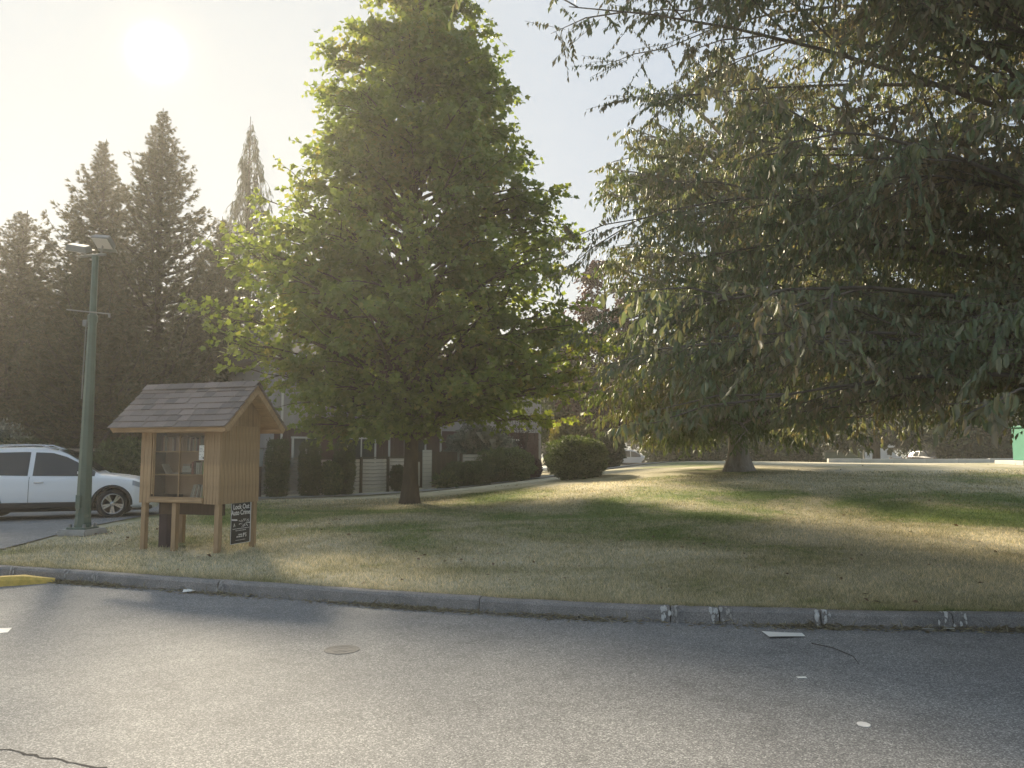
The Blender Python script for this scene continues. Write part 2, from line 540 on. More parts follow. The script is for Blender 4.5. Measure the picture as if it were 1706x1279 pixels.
xs = np.concatenate([np.linspace(-190, -30, 25)[:-1], np.linspace(-30, 30, 181), np.linspace(30, 190, 25)[1:]])
v = np.concatenate([np.linspace(0, 30, 121), 30 + 155 * (np.linspace(0, 1, 60)[1:]) ** 1.6])
X = np.tile(xs, (len(v), 1)); Yk = kerb_y(xs) + .17
Yv = Yk[None, :] + v[:, None]
lawn = link('lawn', grid_mesh('lawn', X, Yv, gz(X, Yv) - .012), MAT['turf']); tag(lawn, kind='structure')

rx = np.linspace(-190, 190, 60); ry = np.linspace(-60, 16, 30)
XX, YY = np.meshgrid(rx, ry)
road = link('road', grid_mesh('road', XX, YY, np.full_like(XX, -.14)), MAT['asphalt']); tag(road, kind='structure')

def sheet(name, m, left, right, dz=.012, zfun=gzf, kind='structure', parent=None):
    mb = MB()
    vs = []
    for a, b2 in zip(left, right):
        for t in (0, .5, 1):
            x, y = a[0] + (b2[0]-a[0])*t, a[1] + (b2[1]-a[1])*t
            vs.append((x, y, zfun(x, y) + dz))
    fs = []
    for i in range(len(left) - 1):
        for k in range(2):
            fs.append((i*3+k, i*3+k+1, (i+1)*3+k+1, (i+1)*3+k))
    mb.add(vs, fs)
    o = mb.build(name, m, parent)
    if kind: tag(o, kind=kind)
    return o

# driveway on the left, running back beside the lamp post
n = 24
lf = [(-16.5, 12.9 + i * .9) for i in range(n)]
rng = random.Random(4)
rt = [(-8.35 - .5 * min(1, i / 4) - .06 * rng.random() - (.0 if i < 8 else (i - 8) * .16), 12.9 + i * .9) for i in range(n)]
sheet('driveway', MAT['asphalt'], lf, rt, .010)

# fence line frame
FO = Vector((-6.0, 30.9, 0)); FU = Vector((.788, .616, 0)); FN = Vector((-.616, .788, 0)); FA = math.atan2(.616, .788)
def fp(u, nn, z=0):
    p = FO + FU * u + FN * nn
    return Vector((p.x, p.y, z))
us = np.linspace(-9, 22, 32)
sheet('path', MAT['concrete'], [tuple(fp(u, -.35))[:2] for u in us], [tuple(fp(u, -1.55))[:2] for u in us], .03)

# far street behind the mound
sheet('street', MAT['pale_concrete'], [(x, 84) for x in np.linspace(-60, 150, 40)], [(x, 72 ) for x in np.linspace(-60, 150, 40)], .02)

# ------------------------------------------------------------------ kerb
kerb = tag(empty('kerb', (0, 0, 0)), kind='structure')
kx = [-14.0, -12.3, -10.4, -8.5, -6.85, -6.0, -5.55, -3.62, -.36, 1.62, 2.1, 3.08, 4.34, 6.4, 8.5, 10.6, 12.7]
rng = random.Random(7)
for i in range(len(kx) - 1):
    x0, x1 = kx[i] + .006, kx[i + 1] - .006
    mb = MB(); m_ = 10
    prof = [(0, -.16), (.015, -.02), (.035, 0.004), (.06, .012), (.15, .012), (.19, -.02), (.19, -.16)]
    dz = rng.uniform(-.006, .006); dy = rng.uniform(-.008, .008)
    vs = []
    for k in range(m_ + 1):
        x = x0 + (x1 - x0) * k / m_
        y = float(kerb_y(x)); sl = (float(kerb_y(x + .05)) - float(kerb_y(x - .05))) / .1
        nn = Vector((-sl, 1, 0)).normalized()
        for (d, z) in prof:
            j = rng.uniform(-.003, .003)
            vs.append((x + nn.x * (d + dy), y + nn.y * (d + dy) + j, z + dz + (j if z > -.1 else 0)))
    P_ = len(prof); fs = []
    for k in range(m_):
        for q in range(P_):
            q2 = (q + 1) % P_
            fs.append((k*P_+q, (k+1)*P_+q, (k+1)*P_+q2, k*P_+q2))
    fs.append(tuple(range(P_))); fs.append(tuple(m_*P_ + q for q in reversed(range(P_))))
    mb.add(vs, fs).build('kerb_stone', MAT['kerb_concrete'], kerb)
# old mortar smeared round some joints: ragged blobs lying on the stone
def smear(x, w, pale, seed):
    rg = random.Random(seed)
    y = float(kerb_y(x)); sl = (float(kerb_y(x + .05)) - float(kerb_y(x - .05))) / .1
    t = Vector((1, sl, 0)).normalized(); nn = Vector((-t.y, t.x, 0))
    S_ = [(0.0, -.14), (.013, -.02), (.035, .006), (.062, .014), (.12, .014)]
    Ls = np.cumsum([0] + [math.hypot(S_[i+1][0]-S_[i][0], S_[i+1][1]-S_[i][1]) for i in range(len(S_)-1)])
    def surf(s_, q):
        d = float(np.interp(q, Ls, [k[0] for k in S_])); z = float(np.interp(q, Ls, [k[1] for k in S_]))
        return Vector((x, y, z)) + t * s_ + nn * (d - .012) + Vector((0, 0, .010 if q > .14 else 0.0))
    mb = MB()
    for k in range(9):
        cs, cq = rg.gauss(0, w * .33), rg.uniform(.0, .17) if k % 2 else rg.uniform(.08, .20)
        ra_ = rg.uniform(.008, .026)
        m_ = 9; ring_ = []
        for j in range(m_):
            th = 2 * math.pi * j / m_; q_ = ra_ * rg.uniform(.55, 1.25)
            ring_.append(surf(cs + math.cos(th) * q_ * .7, min(.24, max(.0, cq + math.sin(th) * q_ * 1.5))))
        c = surf(cs, cq) - nn * .004
        mb.add(ring_ + [c], [(j, (j + 1) % m_, m_) for j in range(m_)])
    o = mb.build('mortar_patch', MAT['mortar_white'] if pale else MAT['concrete'], kerb)
    tag(o, kind='stuff')
for i, (x, w, pl) in enumerate([(1.56, .06, True), (1.66, .05, False), (2.04, .06, True), (2.17, .09, False), (3.03, .05, True), (3.13, .05, True), (4.25, .09, True), (4.44, .12, True), (-6.0, .12, False), (-5.5, .12, False), (-6.9, .12, False), (-3.6, .12, False)]):
    smear(x, w, pl, i)

# ------------------------------------------------------------------ vegetation builders
def bez(a, c, b, n):
    t = np.linspace(0, 1, n)[:, None]
    a, c, b = np.array(a), np.array(c), np.array(b)
    return (1 - t) ** 2 * a + 2 * t * (1 - t) * c + t * t * b

def trunk_mb(base, top, r, flare=.5, n=16, rows=14, lobes=5, seed=0, fh=.35, rtop=.25):
    rg = random.Random(seed)
    mb = MB(); vs = []
    ph = rg.uniform(0, 6); wob = [rg.uniform(-1, 1) for _ in range(4)]
    base, top = Vector(base), Vector(top)
    H = top.z - base.z
    for i in range(rows + 1):
        t = (i / rows) ** 1.7
        h = H * t
        c = base.lerp(top, t) + Vector((wob[0] * math.sin(t * 5), wob[1] * math.sin(t * 4 + 1), 0)) * r * .5 * min(1, t * 4)
        rr = r * (1 - (1 - rtop) * t)
        for k in range(n):
            th = 2 * math.pi * k / n
            f = 1 + flare * math.exp(-h / fh) * (1 + .45 * math.cos(lobes * th + ph)) + .05 * math.cos(3 * th + ph + h * .6) + .03 * math.cos(7 * th + h)
            vs.append((c.x + math.cos(th) * rr * f, c.y + math.sin(th) * rr * f, base.z + h - (.12 if i == 0 else 0)))
    fs = [(i*n+k, i*n+(k+1) % n, (i+1)*n+(k+1) % n, (i+1)*n+k) for i in range(rows) for k in range(n)]
    return mb.add(vs, fs)

def broadleaf(name, label, base, seed, H, zb, Rf, trunk_r, nb, ns, nt_, nl, L, W, T, leaf, bark, mode, rise=.4,
              group=None, flare=.5, twig_len=.55, twig_geo=False, zs_min=None, lean=(0, 0), droop=.25, sub_k=.30, cat='tree', clip_low=None, az_rng=None, fh=.35, limb_k=1.0, twig_bark=None, skip=None, split=None):
    rg = np.random.default_rng(seed); pr = random.Random(seed)
    bx, by, bz = base
    root = tag(empty(name, base), label, cat, group)
    zs_min = zb * .8 if zs_min is None else zs_min
    zz = np.linspace(zb, H, 40)
    Rmax = max(Rf(z, a) for z in zz for a in (0, 1.5, 3, 4.5))
    limbs = MB(); twigs = MB()
    P, D, N, S = [], [], [], []
    i = 0; tries = 0
    while i < nb and tries < nb * 20:
        tries += 1
        az = tries * 2.399963 + pr.uniform(-.3, .3)
        ze = pr.uniform(zb, H * .99)
        if pr.random() > (Rf(ze, az) / Rmax) ** .9 + .04: continue
        i += 1
        Re = Rf(ze, az) * pr.uniform(.62, 1.0)
        if skip is not None and skip(math.cos(az) * Re, math.sin(az) * Re) and pr.random() < .75: continue
        ca, sa = math.cos(az), math.sin(az)
        zs = min(max(zs_min, ze - rise * Re * pr.uniform(.7, 1.3)), H * .93)
        fx = lean[0] * zs / H; fy = lean[1] * zs / H
        a = (fx, fy, zs); e = (lean[0] * ze / H + ca * Re, lean[1] * ze / H + sa * Re, ze)
        arch = pr.uniform(.05, .25) * Re
        c = ((a[0]*.45 + e[0]*.55) - sa * pr.uniform(-.1, .1) * Re, (a[1]*.45 + e[1]*.55) + ca * pr.uniform(-.1, .1) * Re, zs * .35 + ze * .65 + arch)
        pts = bez(a, c, e, 8)
        if clip_low is not None:
            for q_ in pts[2:]: q_[2] = max(q_[2], clip_low(q_[0], q_[1]) + .15)
        r0 = trunk_r * (.18 + .22 * Re / Rmax) * limb_k
        limbs.tube(pts, list(np.linspace(r0, max(.008, r0 * .12), 8)), 5, False)
        for s in range(ns):
            t = .22 + .78 * (s + pr.random()) / ns
            k = min(6, int(t * 7)); fr = t * 7 - k
            p0 = pts[k] * (1 - fr) + pts[k + 1] * fr
            tan = pts[k + 1] - pts[k]; tan /= np.linalg.norm(tan) + 1e-9
            side = pr.choice((-1, 1)) * pr.uniform(.4, 1.0)
            lat = np.array([-sa, ca, 0]) * side
            d = tan * .65 + lat * (.85 if t < .93 else .2) + np.array([0, 0, pr.uniform(-.25, .40)])
            d /= np.linalg.norm(d)
            Ls = max(.4, Re * sub_k * pr.uniform(.6, 1.2) * (1.15 - .4 * t))
            p1 = p0 + d * Ls + np.array([0, 0, -droop * Ls * .25])
            if clip_low is not None: p1[2] = max(p1[2], clip_low(p1[0], p1[1]) + .12); p0 = p0.copy(); p0[2] = max(p0[2], clip_low(p0[0], p0[1]) + .12)
            limbs.tube([p0, (p0 + p1) / 2 + np.array([0, 0, .05 * Ls]), p1], [r0 * .30 * (1.1 - .6 * t) + .006, r0 * .16 + .004, .004], 3, False)
            for w in range(nt_):
                q = (w + pr.random()) / nt_
                q0 = p0 + (p1 - p0) * (.15 + .85 * q)
                dd = d * .6 + np.array([pr.gauss(0, .6), pr.gauss(0, .6), pr.gauss(.05, .45)])
                dd /= np.linalg.norm(dd)
                lt = twig_len * pr.uniform(.5, 1.3)
                kk = (np.arange(nl) + rg.random(nl)) / nl
                pp = q0 + dd * lt * kk[:, None] + np.array([0, 0, -1]) * (droop * lt * kk ** 2)[:, None]
                if twig_geo and (clip_low is None or (q0 + dd * lt)[2] - droop * lt > clip_low(q0[0], q0[1])):
                    twigs.tube([q0, q0 + dd * lt - np.array([0, 0, droop * lt * .9])], [.0055, .003], 3, False)
                P.append(pp)
                rn = rg.normal(size=(nl, 3))
                if mode == 'hang':
                    D.append(dd * .25 + np.array([0, 0, -1.0]) + rn * .30)
                    N.append(rg.normal(size=(nl, 3)) * np.array([1, 1, .25]))
                else:
                    D.append(dd * .5 + np.array([ca * .3, sa * .3, -.30]) + rn * .55)
                    N.append(np.array([ca * .5, sa * .5, .75]) + rg.normal(size=(nl, 3)) * .55)
    P, D, N = np.concatenate(P), np.concatenate(D), np.concatenate(N)
    rad = np.hypot(P[:, 0] - lean[0] * P[:, 2] / H, P[:, 1] - lean[1] * P[:, 2] / H); azp = np.arctan2(P[:, 1], P[:, 0])
    lim = np.array([Rf(z, a) for z, a in zip(P[:, 2], azp)])
    keep = (rad < lim * 1.25 + .4) & (P[:, 2] > zb - .5) & (P[:, 2] < H + .3)
    if clip_low is not None:
        keep &= P[:, 2] > np.array([clip_low(x, y) for x, y in zip(P[:, 0], P[:, 1])])
    P, D, N = P[keep], D[keep], N[keep]
    sc_ = rg.uniform(.65, 1.2, len(P))
    tm = trunk_mb((0, 0, 0), (lean[0] * .9, lean[1] * .9, H * .9), trunk_r, flare, seed=seed, fh=fh)
    tm.build('trunk', bark, root, True)
    tag(limbs.build('branches', twig_bark or bark, root, True), kind='stuff')
    if twig_geo: tag(twigs.build('twigs', twig_bark or bark, root), kind='stuff')
    if split is not None:      # leaves close to the road keep their full outline, the rest are simpler
        far = np.hypot(P[:, 0] + bx, P[:, 1] + by) > split
        tag(link('crown', cloud_mesh('crown', P[far], D[far], N[far], L * sc_[far], W * sc_[far] * 1.1, T_RHOMB), leaf, root), kind='stuff')
        P, D, N, sc_ = P[~far], D[~far], N[~far], sc_[~far]
    o = link('crown', cloud_mesh('crown', P, D, N, L * sc_, W * sc_, T), leaf, root); tag(o, kind='stuff')
    return root, len(P)

def conifer(name, label, base, seed, H, R0, nb, per, L, W, leaf, bark, group, shape=.8, z0=.6, trunk_r=.3, weep=False, Rf=None):
    rg = np.random.default_rng(seed); pr = random.Random(seed)
    root = tag(empty(name, base), label, 'tree', group)
    limbs = MB(); P, D, N = [], [], []
    ph = [pr.uniform(0, 6.28) for _ in range(4)]
    for i in range(nb):
        u = (i + pr.random()) / nb
        z = z0 + (H * .985 - z0) * (1 - (1 - u) ** 1.0)
        az = i * 2.399963 + pr.uniform(-.4, .4)
        frac = z / H
        lobe = 1 + .16 * math.sin(2 * az + ph[0] + frac * 3) + .12 * math.sin(3 * az + ph[1] - frac * 7) + .10 * math.sin(frac * 23 + az + ph[2])
        Rz = R0 * max(.02, (1 - frac)) ** shape * lobe * pr.uniform(.72, 1.06)
        if frac < .18: Rz *= .8 + frac
        ca, sa = math.cos(az), math.sin(az)
        if weep:
            e = (ca * Rz, sa * Rz, z - Rz * pr.uniform(.35, .75)); c = (ca * Rz * .6, sa * Rz * .6, z + Rz * .25)
        else:
            up = pr.uniform(.05, .55) + .35 * frac
            e = (ca * Rz, sa * Rz, z + Rz * up); c = (ca * Rz * .55, sa * Rz * .55, z - Rz * .10)
        pts = bez((0, 0, z), c, e, 6)
        limbs.tube(pts, list(np.linspace(.02 + .018 * Rz, .006, 6)), 3, False)
        m_ = max(7, int(per * (.12 + .88 * Rz / R0) * 1.15))
        t = rg.random(m_) ** .7
        kk = np.minimum((t * 5).astype(int), 4); fr = t * 5 - kk
        q = pts[kk] * (1 - fr)[:, None] + pts[kk + 1] * fr[:, None]
        wid = .32 * Rz * (1.05 - t) + .07 + .05 * min(1, Rz)
        if weep:
            off = rg.normal(size=(m_, 3)) * np.stack([wid * .35, wid * .35, wid * .1], 1)
            hang = rg.random(m_) ** .8 * (.3 + 1.7 * min(1, Rz / 2.2))
            q = q + off; q[:, 2] -= hang
            D.append(np.array([ca * .1, sa * .1, -1]) + rg.normal(size=(m_, 3)) * .16)
            N.append(rg.normal(size=(m_, 3)))
        else:
            off = rg.normal(size=(m_, 3)) * np.stack([wid * .36, wid * .36, wid * .22], 1)
            q = q + off
            latd = np.array([-sa, ca, 0]) * np.sign(rg.normal(size=(m_, 1)))
            D.append(np.array([ca * .8, sa * .8, .15]) + latd * .5 + rg.normal(size=(m_, 3)) * .45)
            N.append(np.array([0, 0, .5]) + rg.normal(size=(m_, 3)) * .8)
        P.append(q)
    P, D, N = np.concatenate(P), np.concatenate(D), np.concatenate(N)
    P[:, 2] = np.maximum(P[:, 2], .15)
    s = rg.uniform(.6, 1.25, len(P)) * (.45 + .55 * np.clip((H - P[:, 2]) / 3.0, 0, 1))
    trunk_mb((0, 0, 0), (0, 0, H), trunk_r, .4, 10, 12, seed=seed, rtop=.05).build('trunk', bark, root, True)
    tag(limbs.build('branches', bark, root), kind='stuff')
    tag(link('crown', cloud_mesh('crown', P, D, N, L * s, W * s, T_SPRAY), leaf, root), kind='stuff')
    return root, len(P)

def shrub(name, label, base, size, seed, nleaf, L, W, leaf, cat='shrub', group=None, power=2.6, shell=.16, flat=0.0, T=T_RHOMB, stems=True, hollow=True, top_cut=None):
    """leafy bush: leaves spread through the outer shell of a rounded block, on a cluster of stems"""
    rg = np.random.default_rng(seed); pr = random.Random(seed)
    root = tag(empty(name, base), label, cat, group)
    sx, sy, sz = size
    d = unit(rg.normal(size=(nleaf, 3)))
    den = (np.abs(d[:, 0]) ** power + np.abs(d[:, 1]) ** power + np.abs(d[:, 2]) ** power) ** (1 / power)
    rr = (1 / den) * (1 - shell * rg.random(nleaf) ** 1.5 * (1 if hollow else 3))
    lump = 1 + .06 * np.sin(d[:, 0] * 7 + seed) * np.sin(d[:, 1] * 6) + .05 * np.sin(d[:, 2] * 9 + d[:, 0] * 5 + seed) + .03 * np.sin(d[:, 0] * 19 + d[:, 2] * 17 + seed) + np.where(rg.random(nleaf) < .04, rg.uniform(0, .10, nleaf), 0)
    P = d * (rr * lump)[:, None] * np.array([sx / 2, sy / 2, sz / 2]) + np.array([0, 0, sz / 2])
    keep = P[:, 2] > .02
    P, d = P[keep], d[keep]
    n_ = len(P)
    D = d * .5 + rg.normal(size=(n_, 3)) * .7 + np.array([0, 0, .35])
    N = d + rg.normal(size=(n_, 3)) * .5
    s = rg.uniform(.6, 1.3, n_)
    tag(link('foliage', cloud_mesh('foliage', P, D, N, L * s, W * s, T), leaf, root), kind='stuff')
    mb = MB()
    for k in range(9):
        a = k * 2.4; q = pr.uniform(.2, .85)
        mb.tube([(math.cos(a) * .06, math.sin(a) * .06, -.05), (math.cos(a) * sx * .2 * q, math.sin(a) * sy * .2 * q, sz * .4), (math.cos(a) * sx * .42 * q, math.sin(a) * sy * .42 * q, sz * .85)], [.03, .02, .006], 4, False)
    mb.build('stems', MAT['bark_dark'], root)
    if hollow:   # oversized leaf plates added inside the shell to block light
        m2 = 500
        dd = unit(rg.normal(size=(m2, 3))); Pq = dd * (rg.random((m2, 1)) ** .4 * .72) * np.array([sx / 2, sy / 2, sz / 2]) + np.array([0, 0, sz / 2])
        tag(link('light_block_core', cloud_mesh('light_block_core', Pq, rg.normal(size=(m2, 3)), rg.normal(size=(m2, 3)), .38 * min(size), .30 * min(size), T_RHOMB), leaf, root), kind='stuff')
    return root

def interp_R(zs, rs, amp=.12, seed=0):
    def f(z, a):
        r = float(np.interp(z, zs, rs))
        return r * (1 + amp * math.sin(2 * a + seed + z * .9) * .6 + amp * math.sin(5 * a + z * 1.7 + seed * 2) * .7 + amp * .6 * math.sin(9 * a - z * 2.3))
    return f

# ------------------------------------------------------------------ trees
# the broad-leaved tree in the middle of the lawn
fR = interp_R([1.9, 2.6, 3.6, 5.0, 6.4, 8.2, 10.2, 12.4, 14.6, 16.6, 18.0], [2.6, 4.4, 5.4, 5.7, 5.4, 4.7, 3.9, 3.15, 2.45, 1.7, .3], .08, 1)
broadleaf('lobed_leaf_tree', 'tall conical broad-leaved tree with brown trunk in the middle of the lawn', (-3.09, 23.83, gzf(-3.09, 23.83)), 11,
          18.4, 2.1, fR, .23, 330, 8, 6, 7, .168, .15, T_TULIP, MAT['leaf_maple'], MAT['bark_brown'], 'spread', .45, flare=.55, twig_len=.55, zs_min=1.9,
          clip_low=lambda x, y: 1.7 + .35 * math.sin(x * 1.3) + (.7 if x > 1.0 else 0) + .25 * math.sin(y * 2 + x))
# the big cherry on the mound
fR = interp_R([1.2, 2.0, 3.5, 5.5, 8.0, 11.0, 13.5, 15.5], [4.0, 5.4, 6.0, 6.0, 5.6, 4.8, 3.4, .6], .10, 3)
broadleaf('stout_cherry_tree', 'big drooping cherry with thick pale flared trunk on the grassy mound', (8.14, 28.0, gzf(8.14, 28)), 21,
          15.5, 1.0, fR, .34, 190, 8, 6, 8, .24, .09, T_RHOMB, MAT['leaf_cherry_far'], MAT['bark_grey'], 'hang', .35, flare=.80, twig_len=.7, droop=.5, zs_min=1.3,
          clip_low=lambda x, y: .80 + .18 * math.sin(x * 1.1) + .15 * math.sin(y * 1.7 + x), fh=.32)
# the near cherry whose limbs reach in from the right
fR = interp_R([1.6, 2.4, 3.6, 5.0, 7.0, 9.0, 11.0, 13.0], [7.6, 8.4, 8.8, 9.4, 10.4, 9.6, 6.8, 1.2], .08, 5)
broadleaf('near_cherry_tree', 'nearer cherry reaching in from the right with long hanging bronze-green leaves', (10.15, 10.2, gzf(10.15, 10.2)), 31,
          13.0, 1.8, fR, .36, 310, 9, 11, 14, .128, .047, T_CHERRY, MAT['leaf_cherry'], MAT['bark_grey'], 'hang', .30, flare=.5, twig_len=.75, twig_geo=True, droop=.35, zs_min=2.0, sub_k=.24, limb_k=.42, twig_bark=MAT['bark_twig'], skip=lambda x, y: x > 1.5 or y < -6.5, split=8.6, clip_low=lambda x, y: 1.70 + .18 * math.sin(x * 1.3 + y) + (.2 if x < -5 else 0))

# cedars on the left
CED = 'cedars behind the parked car'
for i, (x, y, H, R0, sh, lab) in enumerate([
        (-17.0, 36.5, 18.4, 6.8, 1.05, 'tallest dark cedar of the row behind the wooden book box'),
        (-19.6, 36.0, 16.6, 6.2, 1.05, 'second tallest cedar, its top just left of the tallest one'),
        (-22.3, 34.5, 12.6, 5.8, .95, 'lower cedar left of the two tall cedars'),
        (-24.9, 33.0, 9.4, 5.2, .95, 'shortest cedar at the far left edge of the row'),
        (-14.3, 37.5, 13.2, 4.8, .95, 'cedar at the right end of the row beside the weeping cypress'),
        (-18.2, 33.2, 10.8, 5.2, .95, 'bushy cedar standing in front of the two tallest cedars')]):
    conifer('cedar_tree', lab, (x, y, 0), 40 + i, H, R0, int(230 * H / 12), 125, .33, .22, MAT['needle_cedar'], MAT['bark_dark'], CED, sh, 2.6 if i in (2, 3) else .4)
conifer('weeping_cypress', 'thin weeping cypress with hanging strands left of the broad-leaved tree', (-14.6, 42, 0), 55, 20.4, 5.8, 95, 250, .46, .12, MAT['needle_blue'], MAT['bark_dark'], None, .90, 4.0, weep=True)

# purple-leaved plum and neighbours behind the clipped bush
fR = interp_R([2.0, 4, 7, 10, 13, 15], [2.2, 3.6, 3.8, 3.2, 2.0, .4], .15, 2)
broadleaf('purple_plum_tree', 'dark purple-leaved plum tree behind the round clipped bush', (5.6, 46, gzf(5.6, 46)), 61, 12.5, 1.6, interp_R([1.4, 3, 6, 9, 12.5], [2.2, 3.1, 3.2, 2.3, .3], .12, 2), .2, 60, 7, 5, 6, .30, .2, T_RHOMB, MAT['leaf_plum'], MAT['bark_dark'], 'spread', .5, twig_len=.8)
broadleaf('green_garden_tree', 'green garden tree between the broad-leaved tree and the plum tree', (2.6, 50, gzf(2.6, 50)), 62, 11, 2, interp_R([1.6, 3, 6, 8, 11], [2, 3.2, 3.4, 2.4, .3], .12, 4), .2, 50, 7, 5, 6, .36, .26, T_RHOMB, MAT['leaf_yew'], MAT['bark_dark'], 'spread', .5, twig_len=.9)

# wood of dark street trees far behind
BG = [(-2, 78, 14, 5.5), (8, 92, 15, 6), (17, 70, 13, 5), (21, 98, 15, 6.5), (30, 64, 13, 5), (35, 92, 15, 6.5), (45, 76, 14, 6), (52, 94, 15, 6.5), (60, 74, 13, 6), (70, 92, 15, 7), (-14, 86, 14, 6), (-28, 74, 13, 6), (-40, 60, 13, 6), (-36, 44, 11, 5), (28, 112, 15, 7), (44, 114, 15, 7), (12, 116, 15, 7), (80, 78, 14, 7)]
side = ['behind the far street', 'beyond the grassy mound', 'at the back of the park']
for i, (x, y, H, R0) in enumerate(BG):
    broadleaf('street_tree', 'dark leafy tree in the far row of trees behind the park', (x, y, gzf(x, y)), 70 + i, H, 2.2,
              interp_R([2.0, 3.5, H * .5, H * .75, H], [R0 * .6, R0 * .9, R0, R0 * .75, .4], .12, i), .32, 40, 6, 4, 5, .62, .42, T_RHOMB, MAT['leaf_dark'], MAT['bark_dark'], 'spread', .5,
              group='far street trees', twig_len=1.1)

# ------------------------------------------------------------------ wooden book box
def local_mat(x, y, z, rz):
    return Matrix.Translation((x, y, z)) @ Matrix.Rotation(rz, 4, 'Z')

LB = empty('book_exchange_box', (-5.42, 12.70, 0), R(-19))   # origin: middle of the front edge on the ground; local +x right, +y back
tag(LB, 'wooden book exchange box with shingled gable roof standing on posts in the grass', 'book box')
BW, BD, ZB, ZT = 1.62, .98, .76, 2.02        # width, depth, bottom and top of the cabinet
hw = BW / 2
def lb(name, m, c, s, bevel=.006, parent=None, rz=0):
    return MB().box((0, 0, 0), s).build(name, MAT[m], parent or LB, bevel=bevel, loc=c, rot=(0, 0, rz))
# posts
for (x, y) in ((-hw + .07, .06), (hw - .07, .06), (-.10, .05), (hw - .06, BD - .06), (-hw + .07, BD - .06), (.06, BD - .08)):
    lb('leg', 'cedar', (x, y, ZB / 2 - .05), (.088, .088, ZB + .10))
lb('bottom_beam', 'cedar_dark', (.0, .30, ZB - .10), (BW - .3, .05, .20))
lb('support_post', 'plum_wood', (-.62, .40, ZB / 2 - .03), (.25, .12, ZB + .04), .045)
# grooved side wall made of boards
nb_ = 11
for side_ in (-1, 1):
    wall = empty('side_wall'); wall.parent = LB; wall.location = (side_ * (hw - .011), BD / 2, 0)
    bw_ = (BD - .004) / nb_
    for k in range(nb_):
        yk = -BD / 2 + bw_ * (k + .5)
        MB().box((0, 0, 0), (.020, bw_ - .005, ZT - ZB + .001 * (k % 3))).build('board', MAT['cedar'], wall, bevel=.003, loc=(0.001 * ((k * 7) % 3), yk, (ZB + ZT) / 2))
    MB().box((0, 0, 0), (.012, BD - .02, ZT - ZB - .02)).build('sheathing', MAT['cedar_dark'], wall, loc=(-side_ * .014, 0, (ZB + ZT) / 2))
lb('back_wall', 'interior', (0, BD - .012, (ZB + ZT) / 2), (BW - .06, .02, ZT - ZB - .01), 0)
lb('floor_board', 'cedar_x', (0, BD / 2 + .03, ZB + .02), (BW - .07, BD - .10, .036), 0)
# front frame: wide boards left and right with grooves, header and sill
for (x0, n_, w_) in ((-hw + .005, 3, .075), (hw - .30, 5, .058)):
    pan = empty('front_panel'); pan.parent = LB; pan.location = (x0, -.004, 0)
    for k in range(n_):
        MB().box((0, 0, 0), (w_ - .004, .024, ZT - ZB - .004)).build('board', MAT['cedar'], pan, bevel=.003, loc=(w_ * (k + .5), .002 * (k % 2), (ZB + ZT) / 2 - .002))
OX0, OX1 = -hw + .24, hw - .31               # glass opening
OW, OC = OX1 - OX0, (OX0 + OX1) / 2
lb('header', 'cedar_x', (0, -.020, ZT - .055), (BW + .02, .030, .11))
sill = lb('sill', 'cedar_x', (OC, -.010, ZB + .055), (OW - .004, .060, .070))
lb('sill_lip', 'cedar_x', (OC, -.022, ZB + .098), (OW - .006, .050, .016), .003)
for i, x in enumerate((OX0 + .012, OX1 - .012)):
    lb('jamb', 'cedar', (x, .006, (ZB + ZT) / 2 + .02), (.024, .030, ZT - ZB - .24), .003)
door = []
zc, zh = (ZB + .11 + ZT - .115) / 2, (ZT - .115 - ZB - .11)
for i, (x, w_, yy) in enumerate(((OX0 + .024 + OW * .25, OW * .5 - .02, .012), (OX1 - .024 - OW * .25, OW * .5 - .02, .030))):
    g_ = MB().box((0, 0, 0), (w_, .005, zh)).build('glass_pane', MAT['case_glass'], LB, loc=(x, yy, zc))
    for sx in (-1, 1):
        MB().box((0, 0, 0), (.012, .012, zh - .002)).build('pane_edge', MAT['cedar'], g_, loc=(sx * (w_ / 2 - .006), .0, 0))
# shelves
SH = (1.22, 1.60)
for z in SH:
    lb('shelf', 'cedar_x', (OC, .26, z), (OW + .14, .36, .022), .003)
lb('inner_back', 'interior', (OC, .47, (ZB + ZT) / 2 + .05), (OW + .30, .02, ZT - ZB - .14), 0)
# notice taped to the pane
note = empty('notice', (0, 0, 0)); note.parent = LB; note.location = (OX1 - .075, .004, 1.585)
MB().box((0, 0, 0), (.105, .003, .235)).build('paper_sheet', MAT['paper'], note)
rng = random.Random(2)
mk = MB()
for r_ in range(8):
    x = -.04
    while x < .035:
        w_ = rng.uniform(.006, .018)
        if rng.random() < .7: mk.box((x + w_ / 2, -.0025, .095 - r_ * .026), (w_, .0012, .007))
        x += w_ + .006
mk.box((.032, -.0025, -.085), (.02, .0012, .03))
tag(mk.build('print', MAT['ink'], note), kind='stuff')
